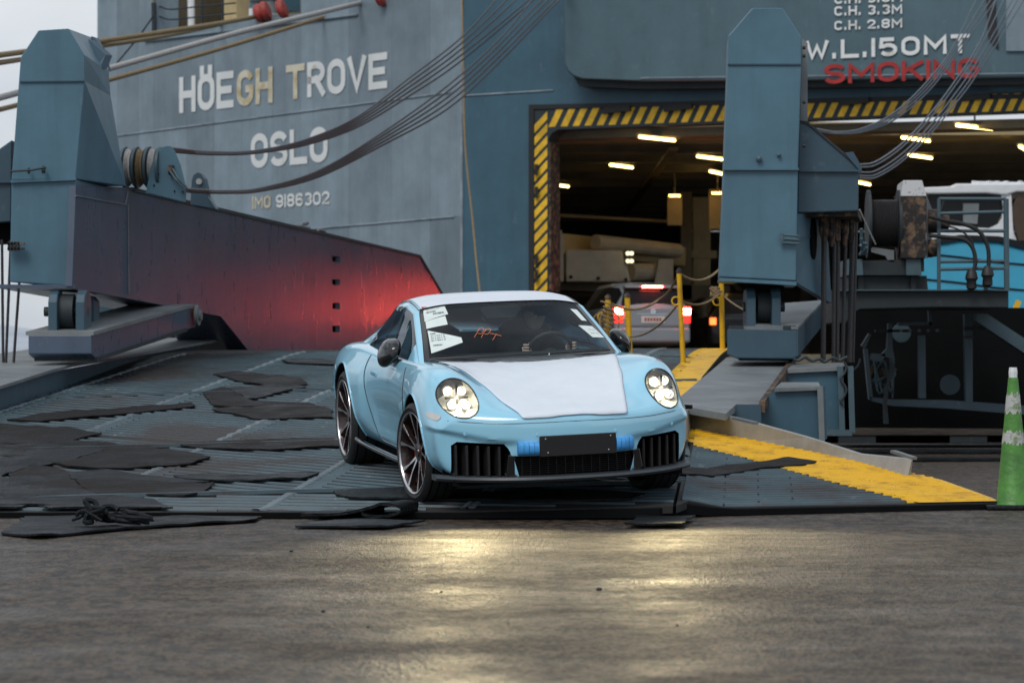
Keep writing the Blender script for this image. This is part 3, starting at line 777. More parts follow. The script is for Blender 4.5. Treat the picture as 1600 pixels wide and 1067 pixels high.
# stern
stern = MB()
def sthick(pts, name, m, off=0., th=.4, mb=None):
    q = [ST(x, y, off) for x, y in pts]; b = MB(); b.prism(q, tuple(-st_n*th)); return b.build(name, m, ship)
sthick([(721.5, -60), (2150, -60), (2150, 138), (826, 166), (826, 565), (721.5, 565)], 'stern_plate', M['stern'])
for x in (770,):
    pass
b = MB(); b.tube([ST(x, 150-.06*(x-722), .012) for x in range(724, 880, 20)], .018, 6); b.build('weld_seam', M['seam'], ship)
sthick([(721.5, 563), (2150, 563), (2150, 800), (721.5, 800)], 'lower_stern_plate', M['tower_dark'])
# frame round the opening
sthick([(826, 164), (2150, 135), (2150, 142), (834, 171), (834, 460), (826, 460)], 'door_seal', M['black_paint'], .06, .3)
yt = lambda x: 171-.035*(x-835)
sthick([(834, yt(834)), (2150, yt(2150)), (2150, yt(2150)+29), (872, yt(872)+33), (862, 208), (857, 218), (856, 460), (834, 460)], 'door_frame', M['stripe_back'], .03, .5)
k = 0
x = 838
while x < 2000:
    w, sl = 10.5, 13
    q = [ST(x, yt(x)+28.5, .034), ST(x+w, yt(x+w)+28.5, .034), ST(x+w+sl, yt(x+w+sl)+1.5, .034), ST(x+sl, yt(x+sl)+1.5, .034)]
    if x > 852: MB().prism(q, tuple(-st_n*.02)).build('hazard_stripe', M['stripe'], ship)
    x += 18.8
y = 176
while y < 456:
    h, sl = 9.5, 20
    q = [(835, y+sl), (835, y+sl+h+3), (855, y+h+3-2), (855, y-2)]
    q = [(a, max(b_, yt(a)+1)) for a, b_ in q]
    MB().prism([ST(a, b_, .036) for a, b_ in q], tuple(-st_n*.02)).build('hazard_stripe', M['stripe'], ship); y += 19
for x in (965, 1062, 1338, 1528):
    b = MB(); bar3(b, ST(x-24, yt(x)+8, .10), ST(x+20, yt(x)+3, .10), .1, .11); b.build('door_cleat', M['black_paint'], ship)
for y in (265, 300, 405, 430):
    b = MB(); bar3(b, ST(838, y-8, .10), ST(838, y+9, .10), .07, .10); b.build('door_cleat', M['black_paint'], ship)
sthick([(857, 222), (860, 222), (861, 455), (857, 455)], 'door_edge_trim', M['rusty'], .04, .5)
# upper door housing, proud of the stern, rounded lower corner
pts = [(880, -60), (880, 98), (884, 110), (892, 118), (905, 123), (1000, 127), (1200, 126), (2150, 112), (2150, -60)]
b = MB(); q = [ST(x_, y_, .8) for x_, y_ in pts]; b.prism(q, tuple(-st_n*.8)); b.build('door_housing', M['panel'], ship, 30, .05)
b = MB(); q = [ST(x_, y_, .55) for x_, y_ in ((884, 100), (905, 135), (1000, 139), (1200, 137), (2150, 124), (2150, 60), (884, 60))]; b.prism(q, tuple(-st_n*.5)); b.build('door_housing_return', M['dark_steel'], ship)  # dark colour stands in for the shadow under the inward-rounded edge
b = MB(); b.prism([ST(x_, y_, .83) for x_, y_ in ((1538, -60), (1544, 62), (1552, 72), (1560, 78), (1556, 20), (1554, -60))], tuple(-st_n*.02)); b.build('housing_joint', M['black_paint'], ship)
b = MB(); b.prism([ST(x_, y_, .86) for x_, y_ in ((1572, -60), (1572, 80), (2150, 78), (2150, -60))], tuple(-st_n*.05)); b.build('housing_plate', M['hull'], ship)
b = MB(); b.tube([ST(x_, 121-.012*(x_-1100), .83) for x_ in range(1000, 2140, 30)], .012, 5); b.build('weld_seam', M['seam'], ship)
# lettering
hn = hull_n*.02
def hword(s, xl, yl, xr, yr, h, m, name, bold=.02): text(name, s, HS(xl, yl), HS(xr, yr), HS(xl, yl-h), m, ship, hn, bold)
hword('HÖE', 281, 177.5, 366, 168, 56, M['white_text'], 'ship_name')
hword('GH', 371, 167.5, 427, 161, 56, M['cream_text'], 'ship_name')
hword('T', 448, 157, 477, 153.5, 54, M['cream_text'], 'ship_name')
hword('ROVE', 481, 153, 606, 138, 54.5, M['white_text'], 'ship_name')
hword('OSLO', 393, 264, 513, 253, 54, M['white_text'], 'home_port_name')
hword('IMO', 395, 327, 424, 325.5, 20, M['cream_text'], 'ship_number')
hword('9186302', 432, 325, 516, 319.5, 20.5, M['white_text'], 'ship_number')
def sword(s, xl, yl, xr, yr, h, m, name, bold=.02):
    text(name, s, ST(xl, yl, .83), ST(xr, yr, .83), ST(xl, yl-h, .83), m, ship, st_n*.012, bold)
sword('C.H. 3.8M', 1304, 7, 1410, 3, 15, M['white_text'], 'clearance_mark')
sword('C.H. 3.3M', 1304, 25.5, 1410, 22, 15, M['white_text'], 'clearance_mark')
sword('C.H. 2.8M', 1304, 48, 1410, 43.5, 14.5, M['white_text'], 'clearance_mark')
sword('W.L.150MT', 1259, 94, 1515, 83, 29, M['white_text'], 'load_mark', .05)
sword('SMOKING', 1288, 132, 1531, 122, 31, M['red_text'], 'smoking_notice', .05)
# car deck inside
DZ = 1.27
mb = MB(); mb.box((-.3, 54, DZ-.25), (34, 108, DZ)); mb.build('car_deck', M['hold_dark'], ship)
mb = MB(); mb.box((.1, 62.9, 6.12), (34, 107, 6.4)); mb.build('deck_head', M['hold'], ship)
q = [ST(840, 205, -.6), ST(2150, 172, -.6), ST(2150, 197, -.6), ST(840, 229, -.6)]
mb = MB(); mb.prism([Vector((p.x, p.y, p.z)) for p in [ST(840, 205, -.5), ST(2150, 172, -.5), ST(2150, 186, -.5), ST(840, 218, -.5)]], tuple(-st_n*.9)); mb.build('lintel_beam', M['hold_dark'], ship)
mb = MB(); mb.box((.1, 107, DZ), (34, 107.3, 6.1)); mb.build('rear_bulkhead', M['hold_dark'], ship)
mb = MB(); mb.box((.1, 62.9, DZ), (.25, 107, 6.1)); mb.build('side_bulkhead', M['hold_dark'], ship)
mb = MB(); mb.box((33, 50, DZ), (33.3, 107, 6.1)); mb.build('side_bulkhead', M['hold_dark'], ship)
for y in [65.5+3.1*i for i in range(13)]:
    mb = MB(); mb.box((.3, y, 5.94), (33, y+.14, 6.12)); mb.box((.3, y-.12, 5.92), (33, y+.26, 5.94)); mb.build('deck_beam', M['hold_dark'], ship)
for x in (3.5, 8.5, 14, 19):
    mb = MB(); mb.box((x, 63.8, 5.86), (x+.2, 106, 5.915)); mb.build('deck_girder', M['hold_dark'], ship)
for x, y in ((1064, 74), (1490, 78), (1250, 90), (940, 92)):
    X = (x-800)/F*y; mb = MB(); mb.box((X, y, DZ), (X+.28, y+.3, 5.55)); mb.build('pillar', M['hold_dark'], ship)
X = (1083-800)/F*75.5; mb = MB(); mb.box((X, 75.5, DZ), (X+.46, 75.9, 5.5)); mb.box((X-.12, 75.4, 3.9), (X+.62, 76, 4.1)); mb.box((X-.3, 75.3, 4.0), (X-.15, 75.8, 4.9)); mb.build('pillar', M['hold'], ship)
# raised inner deck edge and far cream panels
mb = MB(); mb.prism([P(x_, y_, 74.6) for x_, y_ in ((857, 333), (1063, 345), (1063, 349), (857, 338))], (0, .6, 0)); mb.build('inner_deck_edge', M['hold'], ship)
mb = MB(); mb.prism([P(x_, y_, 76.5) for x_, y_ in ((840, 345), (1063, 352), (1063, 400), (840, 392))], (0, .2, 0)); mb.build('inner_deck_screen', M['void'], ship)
mb = MB(); mb.prism([P(x_, y_, 74) for x_, y_ in ((855, 443), (1140, 446), (1140, 470), (855, 462))], (0, .2, 0)); mb.build('low_barrier', M['hold_dark'], ship)
for (x0, x1, y0, y1) in ((1043, 1066, 303, 352), (1108, 1136, 296, 358)):
    mb = MB(); mb.prism([P(x_, y_, 72.6) for x_, y_ in ((x0, y0), (x1, y0), (x1, y1), (x0, y1))], (0, .2, 0)); mb.build('lit_wall_panel', M['hold'], ship)
# ceiling lamps
for (x, y, w, lab) in ((1027, 217, 60, 'largest lit ceiling tube, just inside the stern door left of the right tower'), (971, 260, 38, 'lit ceiling tube in the middle of the door, left and behind the largest one'),
                  (872, 290, 34, 'lit ceiling tube farthest left, beside the striped door edge'), (1110, 247, 46, 'lit ceiling tube partly hidden by the right tower, upper one'),
                  (1119, 270, 24, 'lit ceiling tube partly hidden by the right tower, lower one'), (1523, 199, 70, 'lit ceiling tube nearest the top right of the stern door'),
                  (1431, 218, 54, 'lit ceiling tube crossed by the wire ropes right of the right tower'), (1438, 245, 46, 'thin lit ceiling tube below the one crossed by wire ropes'),
                  (1350, 287, 26, 'short lit ceiling tube beside the end of the right girder box'), (1598, 232, 22, 'lit ceiling tube cut off by the right border')):
    d_ = (5.86-H)*F/(HY-y)*1.0; c = P(x, y, d_); L_ = max(1.25, w/F*d_); ang = .25
    lt = thing('ceiling_lamp', c+Vector((0, 0, .05)), lab, 'lamp', 'tube lamps under the car deck ceiling')
    vx = Vector((w/F*d_/2, .5, 0)); b = MB(); bar3(b, c-vx+Vector((0, .0, .055)), c+vx+Vector((0, 0, .055)), .12, .03); b.build('lamp_tray', M['hold'], lt)
    b = MB(); b.tube([c-vx*.97, c+vx*.97], .032, 8); b.build('tube', M['tube'], lt)
    b = MB(); b.tube([c+Vector((0, 0, .06)), Vector((c.x, c.y, 6.1))], .02, 6); b.build('hanger', M['hold_dark'], lt)
for (x, y, d_, lab) in ((1054, 306, 71.9, 'faint amber tube above the narrow lit wall panel left of the pillars'), (1121, 302, 71.9, 'faint amber tube above the lit wall panel right of the pillars')):
    c = P(x, y, d_); lt = thing('ceiling_lamp', c, lab, 'lamp', 'tube lamps under the car deck ceiling')
    b = MB(); b.tube([c-Vector((.14, 0, 0)), c+Vector((.14, 0, 0))], .03, 6); b.build('tube', emit('amber_tube', (1, .52, .10), 12), lt)
    b = MB(); b.tube([c, Vector((c.x, c.y, 5.9))], .02, 6); b.build('hanger', M['hold_dark'], lt)

# ------------------------------------------------------------ mobile crane stowed in the hold
M['crane'] = mat('cream_machine_paint', (.66, .60, .50), .45, 0, .15, 2)
cr_ = thing('mobile_crane', (2.0, 70, DZ), 'cream painted mobile crane with a square engine cover parked inside the ship', 'crane')
def D(name, pts, d, dep, m, par, **k): return slab(name, pts, d, dep, m, par, tx=0, **k)
D('engine_cover', [(884, 390), (973, 391), (986, 441), (884, 440)], 69.5, 2.2, M['crane'], cr_, bevel=.04)
D('side_panel', [(857, 366), (878, 359), (878, 366), (881, 366), (881, 440), (857, 439)], 69.3, 2.4, M['crane'], cr_, bevel=.03)
b = MB(); bar3(b, P(862, 380, 71), P(1062, 402, 73.5), .5, .5); b.build('boom', M['hold'], cr_, None, .03)
b = MB(); b.tube([P(930, 378, 70.6), P(1060, 392, 73)], .18, 12); b.build('boom_cylinder', M['crane'], cr_)
b = MB(); b.tube([P(985, 425, 71), P(1032, 425, 71.5)], .22, 14); b.build('exhaust_silencer', M['crane'], cr_)
D('bracket', [(1030, 405), (1052, 405), (1052, 447), (1022, 447)], 71, .4, M['crane'], cr_)
D('chassis', [(857, 440), (1060, 446), (1060, 462), (857, 452)], 70.5, 1.8, M['hold_dark'], cr_)
D('lamp_panel', [(976, 390), (990, 392), (990, 413), (978, 413)], 69.4, .1, M['black_paint'], cr_)
lampm = emit('machine_lamp', (1, .85, .5), 2)
for x, y in ((981, 396), (987, 396), (981, 408), (987, 408)):
    b = MB(); b.lathe([(.01, 0), (.05, 0), (.04, .03), (.01, .04)], P(x, y, 69.32), (0, -1, 0), 10); b.build('work_lamp', lampm, cr_)
for x in (880, 965): 
    b = MB(); c = P(x, 470, 70.6); b.lathe([(.1, -.2), (.45, -.2), (.55, -.12), (.55, .12), (.45, .2), (.1, .2)], Vector((c.x, 70.9, DZ+.56)), (1, 0, 0), 20); b.build('wheel', M['tyre'], cr_, 40)
for x, y in ((892, 433), (935, 435), (978, 437)):
    b = MB(); b.lathe([(.01, 0), (.045, 0), (.03, .02), (.01, .02)], P(x, y, 69.45), (0, -1, 0), 10); b.build('cover_bolt', M['black_paint'], cr_)

# ------------------------------------------------------------ silver estate car, brake lights on
silver = mat('silver_car_paint', (.27, .30, .33), .34, .3, .03, 3, coat=.6)
vc = bpy.data.objects.new('estate_car', None); vc['_local'] = 1; col.objects.link(vc)
vc.location = (3.03, 61.8, DZ+.01); vc.rotation_euler = (0, 0, R(12))
tag(vc, 'silver estate car with red brake lights glowing, driving up into the ship', 'car')
def ring(w, z0, zb, zr, wr):    # half profile bottom -> roof centre
    return [(0, z0), (w*.9, z0), (w, z0+.12), (w, zb-.15), (w*.985, zb), (w*.93, zb+.03), (wr+.03, zr-.10), (wr-.06, zr-.02), (wr*.5, zr+.0), (0, zr+.01)]
sts = [(0.0, .80, .30, .98, 1.02, .70), (.05, .85, .26, .99, 1.12, .66), (.16, .87, .24, 1.0, 1.42, .60), (.42, .88, .22, 1.0, 1.56, .60), (1.2, .88, .2, 1.0, 1.60, .61), (2.6, .88, .2, .98, 1.58, .60), (3.2, .875, .2, .96, 1.40, .58), (3.75, .86, .2, .93, 1.0, .62), (4.3, .80, .22, .80, .84, .6), (4.5, .66, .3, .6, .62, .5)]
b = MB(); n = 10
for (y, w, z0, zb, zr, wr) in sts:
    rr = ring(w, z0, zb, max(zr, zb+.05), wr); b.v += [(x, y, z) for x, z in rr]+[(-x, y, z) for x, z in reversed(rr[1:-1])]
m_ = 18
for i in range(len(sts)-1):
    for k in range(m_):
        kk = min(k, m_-1-k); gl = kk in (5,) and 1 < i < 6
        b.f.append((i*m_+k, i*m_+(k+1) % m_, (i+1)*m_+(k+1) % m_, (i+1)*m_+k)); b.m.append(1 if gl else 0)
b.f += [tuple(range(m_)), tuple(range((len(sts)-1)*m_, len(sts)*m_))]; b.m += [0, 0]
b.build('body', [silver, M['glass_dark']], vc, 40)
b = MB(); b.prism([(-.66, .155, 1.04), (.66, .155, 1.04), (.60, .235, 1.42), (-.60, .235, 1.42)], (0, -.17, .0)); 
b = MB(); b.add([(-.70, .03, 1.06), (.70, .03, 1.06), (.60, .13, 1.45), (-.60, .13, 1.45)], [(0, 1, 2, 3)]); b.build('rear_window', M['glass_dark'], vc)
b = MB(); b.box((-.6, .02, 1.45), (.6, .30, 1.51)); b.build('roof_spoiler', silver, vc, bevel=.02)
b = MB(); b.box((-.83, -.07, .28), (.83, .1, .60)); b.build('bumper', silver, vc, bevel=.05)
b = MB(); b.box((-.62, -.03, .62), (.62, .1, 1.03)); b.build('tailgate', silver, vc, bevel=.03)
tl_hot = emit('brake_light', (1, .07, .04), 170); tl_red = emit('tail_light', (.9, .02, .015), 3.0)
for s in (-1, 1):
    x0, x1 = sorted((s*.66, s*.85))
    b = MB(); b.box((x0, -.02, .70), (x1, .14, 1.06)); tl_ = b.build('tail_light', tl_red, vc, bevel=.02)
    b = MB(); b.box((x0+.01, -.04, .88), (x1-.01, -.02, 1.02)); b.build('brake_light', tl_hot, tl_, bevel=.01)
    for y in (.85, 3.55):
        b = MB(); b.lathe([(.05, -.1), (.27, -.1), (.32, -.06), (.32, .08), (.27, .11), (.05, .11)], (s*.80, y, .31), (s, 0, 0), 24); b.build('wheel', M['tyre'], vc, 40)
b = MB(); b.box((-.22, .0, 1.465), (.22, .02, 1.50)); b.build('high_brake_light', tl_hot, vc)
b = MB(); b.box((-.26, -.05, .70), (.26, -.035, .85)); pl_ = b.build('number_plate', mat('plate_white', (.6, .58, .55), .5, 0, 0), vc)
b = MB()
for k in range(6): b.box((-.19+.065*k, -.056, .74), (-.15+.065*k, -.052, .81))
b.build('plate_print', M['red_text'], pl_)
b = MB(); b.lathe([(.045, 0), (.06, 0), (.06, .012), (.045, .012)], (0, -.04, .945), (0, -1, 0), 20); b.box((-.008, -.052, .90), (.008, -.04, .99)); b.build('badge', M['chrome'], vc)
b = MB(); b.box((-.35, -.04, .885), (.35, -.03, .90)); b.build('tailgate_trim', M['chrome'], vc)
for s in (-1, 1):
    b = MB(); b.box((min(s*.9, s*1.08), 2.75, .98), (max(s*.9, s*1.08), 2.9, 1.14)); b.build('wing_mirror', silver, vc, bevel=.03)
# a second car ahead, only its right lamp and flank show
c2 = bpy.data.objects.new('dark_hatchback', None); c2['_local'] = 1; col.objects.link(c2); c2.location = (5.42, 66.5, DZ+.02); c2.rotation_euler = (0, 0, R(8))
tag(c2, 'dark car with one orange red lamp lit, half hidden behind the yellow post', 'car')
b = MB()
for (y, w, z0, zb, zr, wr) in [(a, b2, c, d3, e-.12, f3) for a, b2, c, d3, e, f3 in sts]:
    rr = ring(w, z0, zb-.1, max(zr, zb-.05), wr); b.v += [(x, y, z) for x, z in rr]+[(-x, y, z) for x, z in reversed(rr[1:-1])]
for i in range(len(sts)-1):
    for k in range(m_):
        kk = min(k, m_-1-k); b.f.append((i*m_+k, i*m_+(k+1) % m_, (i+1)*m_+(k+1) % m_, (i+1)*m_+k)); b.m.append(1 if kk == 5 and 1 < i < 6 else 0)
b.f += [tuple(range(m_)), tuple(range((len(sts)-1)*m_, len(sts)*m_))]; b.m += [0, 0]
b.build('body', [mat('graphite_paint', (.05, .05, .055), .3, .4, 0, coat=.5), M['glass_dark']], c2, 40)
for s in (-1, 1):
    b = MB(); b.box((min(s*.64, s*.84), -.03, .72), (max(s*.70, s*.80), .1, .88)); b.build('tail_light', emit('amber_tail', (1, .10, .02), 6), c2, bevel=.02)
    for y in (.85, 3.55):
        b = MB(); b.lathe([(.05, -.1), (.27, -.1), (.32, -.06), (.32, .08), (.27, .11), (.05, .11)], (s*.80, y, .31), (s, 0, 0), 24); b.build('wheel', M['tyre'], c2, 40)

# ------------------------------------------------------------ left ramp tower with its girder
GL = plane_pt(-4.57, 30.0, TX)
lt_ = thing('ramp_tower', (-4.9, 30, 1.9), 'tall blue steel tower with long girder glowing red, left of the ramp', 'ramp tower')
front = [(60, 48), (107, 45), (132, 86), (132, 127), (118, 280), (112, 447), (15, 441), (17.5, 282), (32, 90)]
D0 = 30.0
q = [P(x, y, D0+(.0 if x > 70 else .0)) for x, y in front]
backd = []
for (x, y) in front: backd.append(Vector((TX*1.35, 1.35, 0)))
bk_ = {1: (142, 58), 2: (170, 112), 3: (173, 150), 4: (197, 291), 5: (150, 453)}
for i_, (x, y) in bk_.items(): backd[i_] = P(x, y, 31.3)-q[i_]
backd[0] = P(92, 60, 31.3)-q[0]
up_ = [0, 1, 2, 3, 4, 7, 8]
q_up = [q[i] for i in up_]; o_up = [backd[i] for i in up_]
MB().prism(q_up, o_up).build('tower_head', M['tower'], lt_, None, .01)
q = [q[4]-Vector((0, 0, .002)), q[5], q[6], q[7]-Vector((0, 0, .002))]; backd = [Vector((TX*1.35-.02, 1.35, 0))]*4
MB().prism(q, backd).build('tower_box', M['tower'], lt_, None, .012)
b = MB(); b.tube([P(31, 128, D0-.015), P(132, 127, D0-.015)], .010, 5); b.build('weld_seam', M['tower_dark'], lt_)
b = MB(); bar3(b, P(17, 284, D0-.02), P(119, 280, D0-.02), .05, .028); b.build('stiffener', M['tower'], lt_)
# side web: tower side + girder in one plate standing just proud of the box side
web = [(197, 293), (206, 297), (655, 401), (690, 460), (714, 548), (386, 547), (341, 491), (112.5, 447), (118.5, 290)]
wq = [GL(x, y, .012) for x, y in web]
go = MB().prism(wq, (-.07, 0, 0)).build('girder_web', M['girder'], lt_)
cut = MB()
for y in (405, 441, 478, 514):
    c0, c1 = GL(518, y-5.5), GL(530, y+5.5); cut.box((c0.x-.3, c0.y, c1.z), (c0.x+.5, c1.y, c0.z))
co = cut.build('cutter', M['void']); bo = go.modifiers.new('b', 'BOOLEAN'); bo.object = co; bo.solver = 'EXACT'; bo.operation = 'DIFFERENCE'
apply_mods(go); bpy.data.objects.remove(co)
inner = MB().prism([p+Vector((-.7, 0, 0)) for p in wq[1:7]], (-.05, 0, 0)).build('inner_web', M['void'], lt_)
def strip(pts, w, th, name, m, par, fn=GL, off=.03):
    """flange lying along the girder edge"""
    b = MB(); v = []; f = []
    for x, y in pts:
        p = fn(x, y); v += [p+Vector((off, 0, th/2)), p+Vector((off-w, 0, th/2)), p+Vector((off-w, 0, -th/2)), p+Vector((off, 0, -th/2))]
    n = len(pts)
    for i in range(n-1):
        for e in range(4): a = i*4+e; a2 = i*4+(e+1) % 4; f.append((a, a+4, a2+4, a2))
    f += [(0, 1, 2, 3), ((n-1)*4+3, (n-1)*4+2, (n-1)*4+1, (n-1)*4)]
    return b.add(v, f).build(name, m, par)
strip([(204, 296), (655, 400.5), (690, 460), (714, 548)], .80, .045, 'top_flange', M['dark_steel'], lt_)
strip([(112, 447.5), (341, 491.5), (386, 547)], .80, .04, 'bottom_flange', M['girder'], lt_)
b = MB()
for a, b_ in (((118.5, 306), (196, 320)), ((196, 320), (200, 300)), ((200, 320), (201, 460)), ((455, 355), (455, 360))):
    b.tube([GL(*a, .022), GL(*b_, .022)], .008, 5)
b.build('weld_seam', M['grey_steel'], lt_)
b = MB(); b.tube([GL(470, 355, -.05), GL(470, 350, -.05), GL(480, 349, -.05)], .03, 6); bar3(b, GL(463, 357, -.05), GL(480, 361, -.05), .1, .1); b.build('lifting_eye', M['grey_steel'], lt_)
b = MB(); b.tube([GL(497, 366, -.05), GL(497, 359, -.05), GL(507, 361, -.05), GL(507, 368, -.05)], .02, 6); b.build('lifting_eye', M['grey_steel'], lt_)
MB().prism([P(138, 62, 31.0), P(150, 107, 30.9), P(156, 107, 30.9), P(165, 86, 31.0)], (.06, .1, 0)).build('head_notch', M['tower_dark'], lt_)
MB().prism([P(142, 57, 31.25), P(151, 60, 31.4), P(166, 98, 31.6), P(170, 112, 31.3), P(163, 86, 31.28), P(155, 104, 31.28), P(150, 104, 31.28)], (.02, .05, 0)).build('head_gusset', M['tower_dark'], lt_)
# small fittings on the front face
b = MB(); b.tube([P(16, 268, 29.9), P(50, 266, 29.85), P(72, 262, 29.88)], .012, 6); b.tube([P(68, 262, 29.95), P(68, 269, 29.85)], .022, 6); b.tube([P(45, 264, 29.95), P(45, 270, 29.85)], .015, 6); b.build('locking_rod', M['dark_steel'], lt_)
b = MB()
for k in range(4): bar3(b, P(14+5*k, 378, 29.9), P(14+5*k, 392, 29.9), .02, .05)
bar3(b, P(12, 381, 29.9), P(38, 381, 29.9), .05, .02); bar3(b, P(12, 389, 29.9), P(38, 389, 29.9), .05, .02); b.build('cable_clamp', M['rusty'], lt_)
# outboard box at the left border
D('outboard_box', [(-60, 262), (0, 232), (18.5, 219), (16.5, 346), (-60, 352)], 30.5, .8, M['tower_dark'], lt_, bevel=.01)
b = MB(); bar3(b, P(-60, 285, 30.48), P(18, 284.5, 30.48), .05, .02); b.build('stiffener', M['tower_dark'], lt_)
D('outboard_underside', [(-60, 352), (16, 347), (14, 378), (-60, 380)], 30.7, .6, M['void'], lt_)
# sheave set on the girder top
sh = []
axd = Vector((1, -.16, .0)).normalized()
c0 = P(196, 262, 32.6); c1 = P(252, 262, 31.9)
for i in range(7):
    t = i/6; c = c0.lerp(c1, t); big = i % 2 == 0
    b = MB()
    if big: b.lathe([(.04, -.015), (.235, -.015), (.235, .015), (.04, .015)], c, axd, 40); o = b.build('sheave_plate', M['frame_steel'], lt_, 30)
    else: b.lathe([(.04, -.035), (.215, -.035), (.17, 0), (.215, .035), (.04, .035)], c, axd, 40); o = b.build('sheave', M['rope_grey'] if i != 3 else M['rope'], lt_, 30)
chk = [(234, 302), (242, 262), (250, 238), (256, 230), (262, 228), (268, 229), (274, 236), (283, 258), (292, 295), (291, 316)]
b = MB(); q = [P(x, y, 31.75) for x, y in chk]; b.prism(q, tuple(-axd*.05)); b.build('cheek_plate', M['tower'], lt_, None, .006)
b = MB(); b.lathe([(.01, 0), (.055, 0), (.055, .05), (.01, .06)], P(264.5, 266, 31.72), axd, 20); b.build('sheave_pin', M['rusty'], lt_, 40)
b = MB(); b.tube([P(266, 268, 31.66), P(276, 282, 31.6), P(290, 296, 31.6)], .012, 6); b.tube([P(270, 264, 31.66), P(280, 281, 31.6), P(292, 293, 31.6)], .012, 6); b.build('keeper_rod', M['frame_steel'], lt_)
b = MB()
for a in (0, 1, 2, 3, 4): b.lathe([(.005, 0), (.012, 0), (.012, .01), (.005, .01)], P([247, 272, 285, 286, 240][a], [273, 299, 300, 292, 290][a], 31.74), axd, 8)
b.build('cheek_bolts', M['void'], lt_)
lug = [(297, 320), (299, 282), (302, 273), (308, 269), (314, 271), (319, 279), (325, 308), (338, 327)]
b = MB(); q = [P(x, y, 33.6) for x, y in lug]; b.prism(q, (0.02, .18, 0)); lo = b.build('lifting_lug', M['tower_dark'], lt_, None, .008)
b = MB(); b.lathe([(.01, 0), (.035, 0), (.035, .02), (.01, .02)], P(311, 284, 33.59), (0, -1, 0), 16); b.build('lug_eye', M['rope_grey'], lt_)
# base: roller bracket and rising link arm
LA = plane_pt((143-800)/F*29.6, 29.6, TX)
arm = [(143, 523), (290, 481), (308, 479), (306, 511), (150, 560), (143, 553)]
q = [LA(x, y) for x, y in arm]; MB().prism(q, (-.655, 0, 0)).build('link_arm', M['girder'], lt_, None, .012)
strip([(143, 521), (290, 480), (308, 478)], .70, .04, 'arm_flange', M['grey_steel'], lt_, LA, .02)
strip([(150, 561), (290, 515)], .66, .04, 'arm_foot', M['dark_steel'], lt_, LA, .02)
b = MB(); b.lathe([(.02, 0), (.12, 0), (.12, .04), (.02, .04)], LA(306, 493, .03), (1, -.1, 0), 20); b.lathe([(.01, .04), (.06, .04), (.06, .07), (.01, .07)], LA(306, 493, .03), (1, -.1, 0), 12); b.build('arm_pin', M['grey_steel'], lt_, 40)
def bracket(x0, x1, yt_, yb, d, root):
    """two arched cheeks with a roller between them"""
    w = (x1-x0)/F*d
    for k in (0, 1):
        xa = x0 if k == 0 else x1-14
        p = P(xa, yb, d); h = (yb-yt_)/F*d; th = 14/F*d
        prof = [(0, 0), (0, h*.72), (.06, h*.9), (.16, h), (.34, h), (.44, h*.9), (.5, h*.72), (.5, 0)]
        MB().prism([p+Vector((0, a, c)) for a, c in prof], (th, 0, 0)).build('roller_cheek', M['tower_dark'], root, None, .01)
    c = P((x0+x1)/2, yt_*.45+yb*.55-4, d+.25); r = (yb-yt_)/F*d*.40
    b = MB(); b.lathe([(.03, -w/2+.1), (r, -w/2+.1), (r, w/2-.1), (.03, w/2-.1)], c, (1, 0, 0), 32); b.build('roller', M['dark_steel'], root, 40)
    b = MB(); b.lathe([(.01, -w/2-.04), (.05, -w/2-.04), (.05, w/2+.04), (.01, w/2+.04)], c, (1, 0, 0), 16); b.build('roller_pin', M['dark_steel'], root, 40)
    b = MB(); bar3(b, P(x0-14, yb+2, d+.25), P(x1+14, yb+2, d+.25), .62, .05); b.build('base_plate', M['grey_steel'], root)
bracket(75, 132, 453, 522, 29.75, lt_)
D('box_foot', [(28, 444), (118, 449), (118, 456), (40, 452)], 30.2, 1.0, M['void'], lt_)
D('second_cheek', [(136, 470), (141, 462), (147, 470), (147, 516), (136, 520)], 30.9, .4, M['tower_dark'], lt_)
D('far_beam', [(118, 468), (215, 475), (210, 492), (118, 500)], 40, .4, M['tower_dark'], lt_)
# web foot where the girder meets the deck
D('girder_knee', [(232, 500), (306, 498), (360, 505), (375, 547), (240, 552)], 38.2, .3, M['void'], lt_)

# ------------------------------------------------------------ right ramp tower
rt = thing('ramp_tower', (2.6, 29, 1.8), 'tall blue steel tower with octagonal top, standing right of the ramp', 'ramp tower')
D1 = 29.0
front = [(1175, 13), (1223, 13), (1252, 58), (1252, 100), (1247, 265), (1244, 439), (1124, 433), (1131, 265), (1137, 100), (1138, 56)]
b = MB().prism([P(x, y, D1) for x, y in front], (.05, .9, 0)).build('tower_box', M['tower'], rt, None, .012)
b = MB(); b.tube([P(1137, 101, D1-.012), P(1252, 101, D1-.012)], .010, 5); b.build('weld_seam', M['tower_dark'], rt)
b = MB(); bar3(b, P(1130, 264.5, D1-.02), P(1248, 264.5, D1-.02), .05, .022); b.build('stiffener', M['tower'], rt)
b = MB(); b.prism([P(1124, 434, D1-.01), P(1244.5, 440, D1-.01), P(1244.5, 446, D1-.01), P(1124, 439, D1-.01)], (.04, .8, 0)); b.build('bottom_rim', M['tower'], rt)
D('rear_spine', [(1253, 60), (1262, 68), (1262, 188), (1250, 190)], D1+.5, .35, M['grey_steel'], rt, tx=0) if False else slab('rear_spine', [(1253, 60), (1262, 68), (1262, 192), (1250, 194)], D1+.4, .35, M['grey_steel'], rt, tx=0)
RD = D1+.35
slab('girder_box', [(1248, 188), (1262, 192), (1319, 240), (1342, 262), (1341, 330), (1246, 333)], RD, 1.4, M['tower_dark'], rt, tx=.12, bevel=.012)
b = MB(); bar3(b, P(1249, 267, RD-.02), P(1343, 267, RD-.02), .05, .022); b.build('stiffener', M['tower_dark'], rt)
